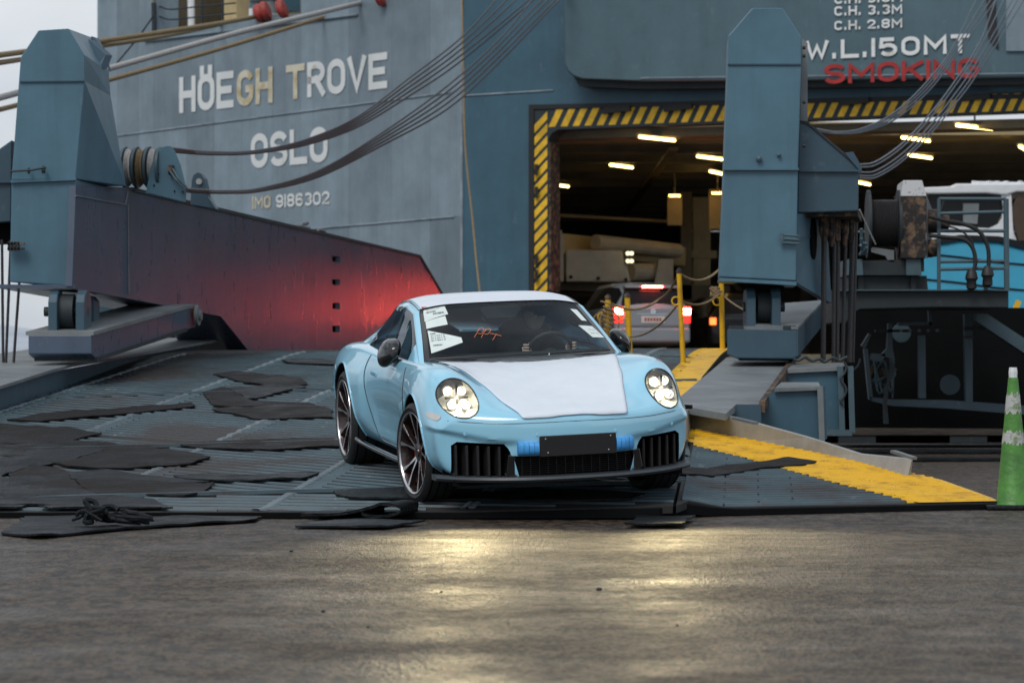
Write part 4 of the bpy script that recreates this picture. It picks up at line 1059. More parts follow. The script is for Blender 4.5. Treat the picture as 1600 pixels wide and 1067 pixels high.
b = MB(); q = [P(1249, 188, RD-.02), P(1262, 190, RD-.02), P(1320, 239, RD-.02), P(1344, 262, RD-.02), P(1344, 265, RD-.02), P(1319, 243, RD-.02), P(1262, 194, RD-.02), P(1249, 191, RD-.02)]; b.prism(q, (.1, 1.42, 0)); b.build('girder_flange', M['dark_steel'], rt)
slab('girder_end', [(1320, 239), (1333, 237), (1345, 258), (1345, 268), (1339, 262)], RD-.03, .3, M['tower_dark'], rt)
# lower side plate behind the falls, slanting lower edge
q = [P(1246, 334, RD), P(1345, 331, RD+.9), P(1300, 474, RD+.8), P(1244, 440, RD-.2)]
b = MB(); b.prism([P(1246, 334, D1+.1), P(1292, 334, D1+1.6), P(1299, 474, D1+1.6), P(1244.5, 441, D1+.1)], (-.05, .05, 0)); b.build('side_plate', M['tower'], rt)
for (xa_, ya_, yb_2) in ((1274, 416, 430), (1279, 418, 432), (1285, 421, 435), (1292, 438, 452)):
    dA = D1+.1+1.5*(xa_-1246)/46; MB().prism([P(xa_, ya_, dA-.03), P(xa_+3.4, ya_+1, dA+.06), P(xa_+3.4, yb_2+1, dA+.06), P(xa_, yb_2, dA-.03)], (.0, -.01, 0)).build('stencil_mark', M['white_text'], rt)
b = MB(); b.lathe([(.01, 0), (.14, 0), (.14, .01), (.01, .01)], P(1271, 373, D1+.85), (.95, -.3, 0), 28)
for i in range(len(b.v)): b.v[i] = (b.v[i][0], b.v[i][1], H-(373-HY)/F*(D1+.85)+(b.v[i][2]-(H-(373-HY)/F*(D1+.85)))*1.55)
b.build('lightening_hole', M['void'], rt)
b = MB(); b.tube([P(1222, 365, D1-.05), P(1222, 381, D1-.05)], .02, 6)
for y in (367, 373, 379): b.tube([P(1222, y, D1-.05), P(1248, y+2, D1-.05)], .012, 6)
b.tube([P(1246, 376, D1-.05), P(1266, 370, D1+.7)], .008, 5); b.build('hinge_bracket', M['frame_steel'], rt)
for x, y, r in ((1186, 249, .03), (1217, 243, .02)):
    b = MB(); b.lathe([(.004, 0), (r, 0), (r, .04), (.004, .05)], P(x, y, D1), (0, -1, 0), 12); b.build('lifting_eye', M['tower_dark'], rt)
for y in (75, 88, 160, 228):
    b = MB(); b.lathe([(.004, 0), (.018, 0), (.018, .03), (.004, .03)], P(1254, y, D1+.1), (1, 0, 0), 8); b.build('bolt', M['dark_steel'], rt)
b = MB()
for x in range(1290, 1330, 9): b.lathe([(.004, 0), (.015, 0), (.015, .02), (.004, .02)], P(x, 252, RD), (0, -1, 0), 8)
slab('girder_underside', [(1247, 333), (1341, 330), (1341, 338), (1247, 338)], RD+.1, 1.2, M['rusty'], rt)
bracket(1167, 1220, 449, 512, D1+.15, rt)
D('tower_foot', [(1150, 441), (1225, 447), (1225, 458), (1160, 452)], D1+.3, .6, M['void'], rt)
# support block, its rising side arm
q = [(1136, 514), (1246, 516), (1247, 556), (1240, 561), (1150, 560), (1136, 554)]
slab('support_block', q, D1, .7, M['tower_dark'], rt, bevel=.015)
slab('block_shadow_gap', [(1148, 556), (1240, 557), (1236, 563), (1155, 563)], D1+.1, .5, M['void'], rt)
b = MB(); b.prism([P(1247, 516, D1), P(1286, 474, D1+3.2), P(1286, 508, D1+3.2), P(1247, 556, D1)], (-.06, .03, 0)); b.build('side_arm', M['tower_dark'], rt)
b = MB(); b.prism([P(1225, 514, D1+.1), P(1247, 515, D1), P(1287, 473, D1+3.2), P(1195, 480, D1+3.2), P(1180, 512, D1+.1)], (0, 0, .03)); b.build('side_arm_top', M['grey_steel'], rt)
for x in (1150, 1232):
    b = MB(); bar3(b, P(x-10, 512, D1+.2), P(x+10, 512, D1+.2), .3, .04); b.build('base_plate', M['dark_steel'], rt)

# wing plate and boxes beside the ramp
wg = thing('landing_platform', (2.4, 26, 0), 'grey steel landing platform with blue box supports under the right tower', 'platform')
def W(px, py):
    d = 2.31/(.08+(py-HY)/F); return Vector(((px-800)/F*d, d, H-(py-HY)/F*d))
top = [(1135, 559), (1238, 562), (1189, 631), (1151, 631), (1134, 646), (1060, 633), (1060, 622)]
MB().prism([W(x, y) for x, y in top], (0, 0, -.06)).build('top_plate', M['grey_steel'], wg)
b = MB(); bar3(b, W(1238, 563)+Vector((.01, 0, -.02)), W(1189, 632)+Vector((.01, 0, -.02)), .05, .10); b.build('edge_bar', M['rusty'], wg)
f0 = W(1189, 632)
slab('front_skirt', [(1134, 646), (1151, 632), (1189, 632), (1189, 668), (1134, 668)], f0.y-.02, .1, M['tower_dark'], wg)
slab('small_box', [(1189, 634), (1211, 606), (1281, 604), (1284, 690), (1189, 690)], 25.4, 1.2, M['stern'], wg)
b = MB(); b.prism([P(1210, 607, 25.35), P(1282, 604, 25.35), P(1279, 597, 26.3), P(1221, 597, 26.3)], (0, 0, -.03)); b.build('small_box_lid', M['grey_steel'], wg)
b = MB(); bar3(b, P(1281, 604, 25.35), P(1284, 690, 25.35), .05, .04); b.build('corner_angle', M['grey_steel'], wg)
slab('large_box', [(1228, 578), (1324, 573), (1328, 676), (1228, 676)], 28.4, 1.2, M['stern'], wg)
b = MB(); b.prism([P(1228, 577, 28.35), P(1325, 572, 28.35), P(1318, 567, 29.3), P(1236, 568, 29.3)], (0, 0, -.04)); b.build('large_box_lid', M['grey_steel'], wg)
for x0, x1 in ((1316, 1319), (1325, 1328)):
    b = MB(); bar3(b, P(x0, 572, 28.3), P(x1, 676, 28.3), .10, .05); b.build('corner_flange', M['frame_steel'], wg)
b = MB(); bar3(b, P(1240, 675, 28.3), P(1330, 676, 28.3), .14, .06); b.build('foot_flange', M['frame_steel'], wg)
b = MB(); rg = random.Random(4)
pts = [P(1240+6*i, 562+3*math.sin(i*1.7)+rg.uniform(-2, 2), 28.6) for i in range(15)]; b.tube(spl(pts, 4), .018, 6); b.build('chain', M['dark_steel'], wg); b = MB()
pts = [P(1318+3*math.sin(i*1.1)+rg.uniform(-2, 2), 566+6*i, 28.25) for i in range(12)]; b.tube(spl(pts, 4), .014, 6); b.build('chain', M['dark_steel'], wg)
for x, y, d_ in ((1062, 634, 24.2),):
    slab('hinge_block', [(1060, 632), (1079, 633), (1079, 639), (1060, 638)], 24.0, .2, M['void'], wg)

# ------------------------------------------------------------ winch platform on the right
WD = 33.0
wp = thing('winch_platform', (5, WD, 0), 'dark steel platform carrying a cable winch, hoses and guard rails', 'platform')
slab('deck_beam', [(1300, 455), (1576, 454), (1576, 481), (1460, 480), (1345, 483), (1330, 490), (1322, 505), (1300, 505)], WD, 1.6, M['dark_steel'], wp, tx=0, bevel=.01)
slab('upper_beam', [(1326, 432), (1448, 431), (1450, 454), (1326, 455)], WD+.2, 1.0, M['dark_steel'], wp, tx=0)
for x in (1345, 1427): b = MB(); bar3(b, P(x, 432, WD+.17), P(x, 454, WD+.17), .06, .03); b.build('web_stiffener', M['dark_steel'], wp)
b = MB(); bar3(b, P(1300, 453.5, WD-.03), P(1577, 453.5, WD-.03), .1, .015); b.build('beam_flange', M['frame_steel'], wp)
def rail(x0, y0, x1, y1, r=.028, m='dark_steel', n='guard_rail', d=WD): b = MB(); b.tube([P(x0, y0, d), P(x1, y1, d)], r, 8); return b.build(n, M[m], wp, 40)
rail(1467, 310, 1467, 454, .022, 'frame_steel', 'rail_post'); rail(1572, 311, 1573, 454, .032, 'frame_steel', 'rail_post')
for a, c in ((311, 311), (334, 331), (361, 361), (409, 408), (421, 419)): rail(1467, a, 1572, c, .020, 'frame_steel')
rail(1467, 340, 1475, 311, .012); 
hose = M['tyre']
for pts in ([(1452, 338), (1478, 345), (1505, 350), (1530, 362), (1543, 385), (1545, 410), (1543, 425), (1540, 454)], [(1452, 368), (1480, 371), (1505, 374), (1520, 388), (1524, 410), (1520, 430), (1517, 454)],
            [(1476, 352), (1500, 360), (1518, 376), (1522, 395), (1523, 430)]):
    b = MB(); b.tube(spl([P(x, y, WD-.1) for x, y in pts], 5), .024 if pts[0][0] < 1460 else .010, 8); b.build('hydraulic_hose', hose, wp, 50)
for x, y in ((1543, 430), (1518, 435)):
    b = MB(); b.lathe([(.03, 0), (.06, .02), (.055, .1), (.075, .13), (.06, .2), (.03, .24)], P(x, y+18, WD-.1), (0, 0, 1), 12); b.build('hose_union', M['black_paint'], wp, 40)
wn = thing('cable_winch', (4.3, WD, 2.2), 'rusty cable winch drum with a white topped gear housing on the platform', 'winch')
ax = Vector((1, -.05, 0)).normalized()
cD = P(1381, 350, WD+.35)
b = MB(); prof = [(.03, -.16)]
for i in range(14): z = -.155+.31*i/14; prof += [(.27, z), (.285, z+.011), (.27, z+.022)]
prof += [(.03, .16)]
b.lathe(prof, cD, ax, 36); b.build('drum', M['wire'], wn, 30)
for s, nm in ((-.18, 'flange'), (.17, 'flange')):
    b = MB(); b.lathe([(.03, -.018), (.395, -.018), (.395, .018), (.03, .018)], cD+ax*s, ax, 40); b.build('drum_flange', M['dark_steel'], wn, 30)
slab('gear_housing', [(1408, 307), (1447, 307), (1447, 404), (1408, 404)], WD, .75, M['rusty'], wn, tx=.05, bevel=.01)
slab('housing_cap', [(1411, 282), (1441, 282), (1448, 307), (1408, 307)], WD-.01, .76, mat('chipped_white_paint', (.62, .63, .64), .5, 0, .2, 20, c2=(.25, .25, .25), thr=(.36, .40)), wn, tx=.05, bevel=.01)
b = MB(); b.prism([P(1447.5, 307, WD+.02), P(1455, 325, WD+.75), P(1455, 400, WD+.75), P(1447.5, 404, WD+.02)], (.01, .02, 0)); b.build('housing_side', M['grey_steel'], wn)
b = MB(); b.lathe([(.02, 0), (.14, 0), (.14, .14), (.10, .15), (.10, .25), (.02, .25)], P(1448, 346, WD+.3), (1, 0, 0), 20); b.build('motor', M['rusty'], wn, 40)
b = MB(); b.lathe([(.02, 0), (.09, 0), (.11, .05), (.09, .14), (.02, .14)], P(1447, 388, WD+.2), (1, 0, 0), 16); b.build('pump', M['rusty'], wn, 40)
slab('winch_bed', [(1327, 408), (1444, 405), (1444, 424), (1415, 430), (1345, 430), (1327, 430)], WD+.1, .8, M['dark_steel'], wn, tx=0)
for x in (1333, 1424): slab('bed_foot', [(x-8, 405), (x+14, 405), (x+16, 430), (x-8, 430)], WD+.05, .9, M['frame_steel'], wn, tx=0)
b = MB(); b.tube([P(1343, 328, WD-.3), P(1368, 382, WD)], .010, 6); b.build('trip_wire', M['rope_grey'], wn)
b = MB(); b.prism([P(x, y, WD+.1) for x, y in ((1360, 386), (1397, 391), (1397, 410), (1388, 408), (1384, 400), (1362, 394))], (0, .1, 0)); b.build('drum_guard', M['grey_steel'], wn)
b = MB(); 
for k in range(6):
    rg = random.Random(k); b.tube([P(1343+rg.uniform(0, 12), 358+rg.uniform(-4, 30), WD-.1), P(1343+rg.uniform(0, 12), 398, WD)], .02, 6)
b.build('hose_cluster', M['frame_steel'], wn)
# frame below the platform
fr = thing('ramp_underframe', (6, 34.5, 0), 'dark curved underframe with round plates and blue ribs below the winch platform', 'steel frame')
FD = 34.5
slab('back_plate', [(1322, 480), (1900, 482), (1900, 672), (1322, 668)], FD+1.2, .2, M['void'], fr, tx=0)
def fb_(name, pts, m='frame_steel', d=FD, dep=.12): return slab(name, pts, d, dep, M[m], fr, tx=0)
fb_('rib', [(1388, 505), (1394, 506), (1395, 545), (1398, 560), (1396, 622), (1392, 560), (1376, 555), (1386, 545)], d=FD)
fb_('rib', [(1436, 524), (1446, 524), (1447, 622), (1436, 622)])
fb_('rib', [(1507, 491), (1520, 491), (1520, 628), (1509, 627)])
fb_('bottom_chord', [(1357, 620), (1395, 624), (1480, 625), (1568, 631), (1880, 655), (1880, 669), (1568, 645), (1480, 638), (1395, 634), (1364, 627)])
fb_('end_rib', [(1350, 545), (1356, 545), (1364, 622), (1358, 624)])
fb_('end_rib', [(1346, 540), (1358, 521), (1361, 523), (1352, 545)])
fb_('horizontal_pipe', [(1404, 504), (1456, 503), (1456, 508), (1404, 509)]); fb_('horizontal_pipe', [(1368, 515), (1470, 514), (1470, 519), (1368, 519)], 'dark_steel')
fb_('drop_pipe', [(1451, 482), (1456, 482), (1457, 508), (1452, 508)])
fb_('rib_clamp', [(1507, 511), (1545, 510), (1545, 515), (1507, 516)], 'dark_steel', FD-.1); fb_('rib_clamp', [(1507, 525), (1522, 525), (1522, 528), (1507, 528)], 'black_paint', FD-.05)
fb_('diagonal_strut', [(1526, 490), (1542, 490), (1800, 660), (1800, 684), (1526, 502)], 'frame_steel', FD-.4, .25)
fb_('curved_arm', [(1394, 560), (1399, 575), (1390, 600), (1386, 630), (1389, 662), (1382, 662), (1381, 628), (1388, 590)], 'dark_steel', FD-.3)
for x, y, r in ((1484, 601, 16), (1408, 520, 15)):
    b = MB(); b.lathe([(.005, 0), (r/F*FD, 0), (r/F*FD, .03), (.005, .03)], P(x, y, FD+.6), (0, -1, 0), 32); b.build('round_plate', M['frame_steel'], fr, 30)
rg = random.Random(9)
for k in range(12):
    x = rg.uniform(1362, 1396); y = rg.uniform(556, 618); r = rg.uniform(.025, .055)
    b = MB(); b.lathe([(.01, 0), (r, 0), (r*1.15, .05), (r*.7, .09), (.01, .10)], P(x, y, FD+.1), (rg.uniform(-.6, .6), -1, rg.uniform(-.6, .6)), 12); b.build('valve', M['frame_steel'] if k % 2 else M['rusty'], fr, 40)
for k in range(4):
    b = MB(); b.tube(spl([P(rg.uniform(1358, 1370), rg.uniform(556, 600), FD), P(rg.uniform(1370, 1385), rg.uniform(560, 615), FD-.1), P(rg.uniform(1385, 1400), rg.uniform(570, 618), FD)], 5), .012, 6); b.build('hydraulic_pipe', M['frame_steel'], fr)
b = MB(); b.prism([P(1362, 552, FD), P(1384, 553, FD), P(1378, 566, FD), P(1360, 562, FD)], (0, .1, 0)); b.build('gusset', M['frame_steel'], fr)
b = MB(); b.tube(spl([P(1330, 580, FD-.3), P(1340, 572, FD-.3), P(1344, 560, FD-.3)], 5), .012, 6); b.build('hook', M['frame_steel'], fr)
for k in range(5):
    b = MB(); b.lathe([(.004, 0), (.02, 0), (.02, .01), (.004, .01)], P(1408+14*k, 516.5, FD-.02), (0, -1, 0), 8); b.build('bolt', M['grey_steel'], fr)
# quay edge timber
bt = thing('quay_edge_beam', (6, 39, 0), 'long dark wet timber beam along the quay edge below the frame', 'timber beam')
b = MB(); b.box((4.2, 38.6, .10), (9.5, 39.0, .27)); b.build('top_timber', M['rusty'] if False else mat('wet_timber', (.05, .042, .036), .5, 0, .4, 4, .5, 20, stretch=(.3, 3, 3)), bt, None, .015)
for x in (4.4, 5.9, 7.4, 8.9): b = MB(); b.box((x, 38.62, .0), (x+.5, 38.98, .10)); b.build('spacer', M['dark_steel'], bt)
b = MB(); b.box((4.2, 38.9, .0), (9.5, 39.1, .12)); b.build('gap_blocker', M['void'], bt)  # black fill added to block bright water seen through the spacer gaps
for k, (x0, x1, y0) in enumerate(((3.8, 9.6, 36.2), (3.6, 9.0, 33.8), (3.9, 8.6, 31.0))):
    o = MB().box((x0, y0, .0), (x1, y0+.22, .045)).build('timber_batten', M['rubber'], None, None, .01); tag(o, ['low dark batten on the quay farthest from the cone, under the underframe', 'low dark batten on the quay between two others below the frame', 'low dark batten on the quay nearest the kerb beam'][k], 'batten', 'battens lying on the dark quay')

# ------------------------------------------------------------ ropes and wires
def cable(pts, d0, d1, r, m, name, lab, cat, group, n=7, pw=1.):
    xs = []; N = len(pts)-1
    q = [P(x, y, d0+(d1-d0)*(i/N)**pw) for i, (x, y) in enumerate(pts)]
    b = MB(); b.tube(spl(q, n), r, 7); o = b.build(name, m, None, 60); return tag(o, lab, cat, group)
ga = 'upper wires hauled from the left sheaves to the ship'
for k, (e, dy) in enumerate(((775, -3), (792, -1), (806, 1), (826, 3), (834, 4))):
    s = (e-775)/60
    pts = [(266, 232+k*1.2), (330, 238+k*.8), (400, 236+k*.8), (480, 218+2*k), (560, 182+4*k), (640, 122+7*k), (720, 60+9*k), (e, 0), (e+12, -18)]
    cable(pts, 31.9, 60, .017, M['wire'], 'wire_rope', ['uppermost', 'second', 'third', 'fourth', 'lowest'][k]+' of the dark wires from the left sheaves across the hull, counted from above', 'wire rope', ga)
gb = 'lower wires hauled from the left lug to the ship'
for k, e in enumerate((832, 846, 856, 868, 874)):
    pts = [(292, 296+k*.8), (350, 299+k*.6), (410, 294+k), (500, 266+2.4*k), (600, 206+5*k), (700, 134+9*k), (780, 62+9*k), (e, 0), (e+12, -16)]
    cable(pts, 31.6, 60, .017, M['wire'], 'wire_rope', ['uppermost', 'second', 'third', 'fourth', 'lowest'][k]+' of the dark wires from the left lug, under the word OSLO, counted from above', 'wire rope', gb)
gc = 'upper grey wires from the right tower'
for k, e in enumerate((1525, 1538, 1548, 1556)):
    pts = [(1275, 202+k), (1310, 206.5+k), (1350, 200+2*k), (1400, 174+4*k), (1450, 126+6*k), (1490, 72+7*k), (e, 0), (e+8, -18)]
    cable(pts, 30, 56, .012, M['wire_grey'], 'wire_rope', ['leftmost', 'second', 'third', 'rightmost'][k]+' at the top of the grey wires leaving the right tower over the stripes', 'wire rope', gc)
gd = 'lower grey wires from the end of the right girder'
for k, (e, y0) in enumerate(((1556, 258), (1568, 262), (1582, 270), (1590, 275), (1600, 278))):
    pts = [(1342, y0), (1370, y0-6+k*1.2), (1410, y0-34+2*k), (1450, y0-76+3*k), (1490, y0-128+4*k), (1530, y0-190+6*k), (e, 0), (e+8, -20)]
    cable(pts, 30.2, 55, .012, M['wire_grey'], 'wire_rope', ['leftmost', 'second', 'third', 'fourth', 'rightmost'][k]+' at the top of the grey wires from the right girder end', 'wire rope', gd)
mr = 'mooring ropes slung from the ship past the left tower'
for pts, r, m, lab in (([(-20, 89), (40, 81), (152, 65.5), (342, 37), (430, 20)], .055, 'rope', 'uppermost brown mooring rope crossing above the ship name'),
                  ([(-20, 101), (40, 92), (153, 73), (260, 56), (365, 34)], .050, 'rope', 'second brown mooring rope just below the uppermost one'),
                  ([(-20, 158), (40, 142), (171, 107), (365, 53), (500, 20), (592, -2)], .060, 'rope_grey', 'smooth grey mooring rope running to the top of the hull'),
                  ([(-20, 176), (40, 161), (171, 125), (336, 79), (500, 29), (610, -4)], .048, 'rope', 'lowest brown mooring rope, directly above the ship name')):
    cable(pts, 48, 70 if m == 'rope' else 66, r, M[m], 'mooring_rope', lab, 'rope', mr)
cable([(240, 25), (215, 60), (175, 108)], 68, 70, .02, M['dark_steel'], 'stay_wire', 'thin stay running down from the mooring deck corner behind the ropes', 'wire rope', 'thin lines on the hull')
cable([(722, 0), (724, 120), (727, 230), (738, 340), (744, 405), (750, 460)], 61.5, 58.5, .022, M['rope'], 'hanging_line', 'thin rope hanging straight down the corner of the hull', 'rope', 'thin lines on the hull')
for x0, x1, y1, k in ((3, 5, 575, 0), (17, 9, 572, 1), (31, 21, 570, 2)):
    b = MB(); b.tube([P(x0, 375 if k < 2 else 430, 30.6), P(x1, y1, 30.4)], .016, 6); o = b.build('hanger_wire', M['wire'])
    tag(o, ['black hanging wire at the very left border of the photo', 'middle black hanging wire left of the tower foot', 'black hanging wire nearest the left tower foot'][k], 'wire rope', 'wires hanging from the outboard box')
for k, x in enumerate((1288, 1304, 1309, 1322, 1333, 1338)):
    b = MB(); d_ = D1+.9+.12*k; b.tube([P(x, 336, d_), P(x-(2 if k < 3 else 6), 566, d_)], .021 if k % 2 else .028, 8)
    tag(b.build('hanger_wire', M['wire']), ['wire fall hanging closest to the right tower', 'second', 'third', 'fourth', 'fifth', 'rightmost'][k]+('' if k == 0 else ' of the wire falls under the right girder box, counted from the tower'), 'wire rope', 'wire falls under the right girder box')
for k, x in enumerate((1287, 1298, 1306, 1319, 1329)):
    b = MB(); d_ = D1+.8+.12*k; b.tube([P(x, 338, d_), P(x, 362+7*(k % 3), d_), P(x+1, 380+6*(k % 2), d_)], [.05, .05, .02], 8)
    tag(b.build('wire_socket', M['rusty'], None, 40), ['first', 'second', 'third', 'fourth', 'last'][k]+' rusty wire socket under the right girder box, counted from the tower', 'wire socket', 'rusty sockets of the wire falls')

# ------------------------------------------------------------ yellow posts and rope barrier
def ypost(px, yb, yt_, lean, lab, w=9, d=None):
    b0 = S(px, yb) if d is None else P(px, yb, d); d_ = b0.y; t = P(px+lean, yt_, d_-.05); r = w/F*d_/2
    root = thing('barrier_post', b0, lab, 'post', 'yellow rope barrier posts')
    b = MB(); b.tube([b0-Vector((0, 0, .05)), t], r, 12); b.build('pole', M['yellow'], root, 40)
    b = MB(); b.lathe([(.01, 0), (r*1.2, 0), (r*1.2, .03), (.01, .06)], t, (0, 0, 1), 12); b.build('cap', M['rusty'], root, 40)
    u = b0.lerp(t, .7); b = MB(); b.tube([u+Vector((math.cos(a)*r*1.6-r*1.8, 0, math.sin(a)*r*1.6)) for a in [i*math.pi/5 for i in range(10)]], r*.35, 6, closed=True); b.build('ring', M['yellow'], root, 40)
    return b0, t
pA = ypost(1068, 571, 427, -7, 'tall leaning yellow post in front of the estate car', 8, 30.8)
pB = ypost(1129, 547, 438, -2, 'yellow post with a knotted rope beside the right tower', 8, 33)
pC = ypost(985, 556, 465, -5, 'short yellow post covering the left rear lamp of the estate car', 9, 32.5)
pD = ypost(948, 560, 468, 2, 'yellow post wrapped in a hank of coiled rope behind the blue car', 9, 31.5)
b = MB(); rg = random.Random(2)
for k in range(9):
    c = pD[1]+Vector((0, -.05, -.05-.05*k)); r1 = rg.uniform(.03, .08)
    b.tube([c+Vector((math.cos(a)*r1, math.sin(a)*.06, rg.uniform(-.008, .008)-.03*math.cos(a))) for a in [i*math.pi/6 for i in range(12)]], .010, 6, closed=True)
for k in range(5):
    s = rg.choice((-1, 1)); w = rg.uniform(.05, .16); b.tube(spl([pD[1]+Vector((0, -.05, -.08)), pD[1]+Vector((s*w, -.05, -.20)), pD[1]+Vector((s*w*.9, -.05, -.34)), pD[1]+Vector((s*.02, -.05, -.5))], 6), .010, 6)
tag(b.build('coiled_rope', M['rope'], None, 50), 'hank of brown rope coiled round the yellow post behind the blue car', 'rope')
def sag(a, b2, s, r, lab, m='rope'):
    q = [a.lerp(b2, t/10)-Vector((0, 0, s*4*(t/10)*(1-t/10))) for t in range(11)]
    b = MB(); b.tube(q, r, 6); tag(b.build('barrier_rope', M[m], None, 60), lab, 'rope', 'rope spans of the yellow barrier')
sag(pD[1]-Vector((0, 0, .02)), P(1030, 468, 31.8), .10, .014, 'upper barrier rope between the rope hank and the estate car roof')
sag(P(1030, 468, 31.8), pA[1], .05, .014, 'barrier rope climbing to the top of the tall yellow post')
sag(pA[1], P(1135, 408, 33), .14, .014, 'barrier rope from the tall post up to the right tower')
sag(P(985, 526, 32.3), P(1063, 470, 30.9), .10, .012, 'lower barrier rope slanting across the rear of the estate car')
sag(P(1064, 470, 30.8), P(1128, 455, 32.9), .09, .012, 'lower barrier rope from the tall post to the knotted post')
sag(P(1130, 462, 32.9), P(1200, 495, 30.5), .05, .010, 'thin slack rope from the knotted post into the shadow of the tower foot')
b = MB(); rg = random.Random(8)
for k in range(6):
    c = P(1120, 456, 32.8); b.tube([c+Vector((math.cos(a)*rg.uniform(.04, .06)-.02, math.sin(a)*.05, math.sin(a+k)*.05)) for a in [i*math.pi/5 for i in range(10)]], .011, 6, closed=True)
tag(b.build('rope_knot', M['rope'], None, 50), 'knot of yellowish rope tied on the post beside the right tower', 'rope')

# ------------------------------------------------------------ boat on the right, machinery scraps behind
bo_ = thing('motor_boat', (9.6, 55, DZ), 'motor boat with white cabin and bright blue hull behind the guard rails', 'boat')
BD = 54.
blue = mat('bright_blue_gelcoat', (.03, .36, .56), .3, 0, .12, 1.5, coat=.4)
slab('hull', [(1440, 385), (1500, 375), (1560, 377), (1600, 387), (1660, 400), (1660, 520), (1560, 500), (1450, 470), (1436, 430)], BD, 2.4, blue, bo_, tx=0, bevel=.08)
for y in (396, 436):
    b = MB(); b.tube(spl([P(1440, y, BD-.01), P(1500, y+6, BD-.01), P(1560, y+14, BD-.01), P(1660, y+22, BD-.01)], 6), .02, 6); b.build('hull_moulding', M['glass_dark'], bo_)
slab('gunwale', [(1440, 377), (1500, 367), (1560, 369), (1600, 378), (1660, 392), (1660, 402), (1600, 389), (1560, 378), (1500, 376), (1442, 386)], BD-.05, 2.5, M['glass_dark'], bo_, tx=0)
slab('cabin_side', [(1445, 345), (1475, 352), (1545, 357), (1560, 350), (1572, 330), (1590, 380), (1500, 376), (1450, 380)], BD+.1, 2.1, M['white'], bo_, tx=0)
slab('cabin_roof', [(1420, 297), (1440, 293), (1490, 291), (1493, 287), (1600, 287), (1660, 291), (1660, 300), (1588, 300), (1572, 305), (1540, 302), (1450, 303)], BD, 2.3, M['white'], bo_, tx=0, bevel=.03)
slab('cabin_window', [(1450, 303), (1540, 302), (1566, 308), (1568, 330), (1556, 352), (1545, 356), (1475, 351), (1448, 342)], BD+.2, .1, M['glass_dark'], bo_, tx=0)
slab('window_pillar', [(1564, 304), (1580, 302), (1584, 380), (1570, 372), (1566, 340), (1569, 325)], BD+.05, .3, M['white'], bo_, tx=0)
slab('side_window', [(1588, 308), (1600, 302), (1660, 304), (1660, 378), (1592, 376), (1584, 350), (1582, 325)], BD+.1, .1, mat('tinted_brown_glass', (.06, .03, .012), .15, 0, .3, 2), bo_, tx=0)
slab('seat_back', [(1505, 318), (1530, 318), (1527, 350), (1505, 348)], BD+.15, .04, M['grey_steel'], bo_, tx=0)
for x in (1522, 1545, 1558, 1572, 1594): b = MB(); b.tube([P(x, 288, BD+.2), P(x, 283, BD+.2)], .05, 8); b.build('roof_fitting', M['white'], bo_, 40)
b = MB(); b.tube([P(1520, 286, BD+.2), P(1660, 289, BD+.2)], .035, 8); b.build('roof_rail', M['white'], bo_, 40)
slab('cradle', [(1450, 478), (1660, 520), (1660, 545), (1450, 545)], BD+.3, 1.8, M['dark_steel'], bo_, tx=0)
yb_ = MB(); bar3(yb_, P(1592, 470, 45), P(1575, 508, 45), .08, .08); tag(yb_.build('yellow_strut', M['yellow']), 'slanting yellow strut beside the end of the winch platform', 'strut')
tb = MB(); tb.prism([P(x, y, 50) for x, y in ((1578, 512), (1600, 503), (1640, 503), (1640, 530), (1590, 524))], (0, 1, 0)); tag(tb.build('teal_crate', mat('teal_paint', (.06, .25, .25), .5, 0, .2, 3), None, None, .03), 'small teal crate half seen at the right border under the boat', 'crate')

# ------------------------------------------------------------ traffic cone
cn = thing('traffic_cone', G(1583, 795), 'tall faded green traffic cone with worn reflective collars and a white cap', 'traffic cone')
cb = cn.location; s_ = cb.y/F
M['cone'] = mat('faded_green_plastic', (.085, .27, .045), .45, 0, .3, 9, .3, 30, c2=(.06, .17, .04), thr=(.3, .6))
collar = mat('worn_reflective_collar', (.46, .47, .46), .6, 0, .4, 14, .3, 60, c2=(.20, .26, .14), thr=(.40, .50))
zc = lambda y: (795-y)*s_
rr = lambda y: (7.5+(26.5-7.5)*((y-590)/(790-590)))*s_
b = MB(); b.lathe([(.01, zc(789)), (rr(789)+.02, zc(791)), (rr(782), zc(782)), (rr(700), zc(700)), (rr(620), zc(620)), (rr(590), zc(590)), (.01, zc(589))], cb, (0, 0, 1), 40); b.build('cone_body', M['cone'], cn, 40)
b = MB(); w = .22; b.box((cb.x-w, cb.y-w, 0.0), (cb.x+w, cb.y+w, .035)); b.build('base', M['rubber'], cn, None, .012)
for y0, y1 in ((612, 646), (672, 694)):
    b = MB(); n = 40; v = []; rg = random.Random(y0)
    for k in range(n):
        a = 2*math.pi*k/n; ya, yb2 = y0+rg.uniform(-1, 6), y1+rg.uniform(-5, 2)
        for yy in (ya, yb2): v.append((cb.x+math.cos(a)*(rr(yy)+.002), cb.y+math.sin(a)*(rr(yy)+.002), zc(yy)))
    b.add(v, [(2*k, 2*((k+1) % n), 2*((k+1) % n)+1, 2*k+1) for k in range(n)]); b.build('collar', collar, cn, 60)
b = MB(); b.lathe([(.01, zc(591)), (6.5*s_, zc(591)), (7*s_, zc(581)), (6*s_, zc(574)), (.01, zc(575))], cb, (0, 0, 1), 8); b.build('cap', M['white'], cn)
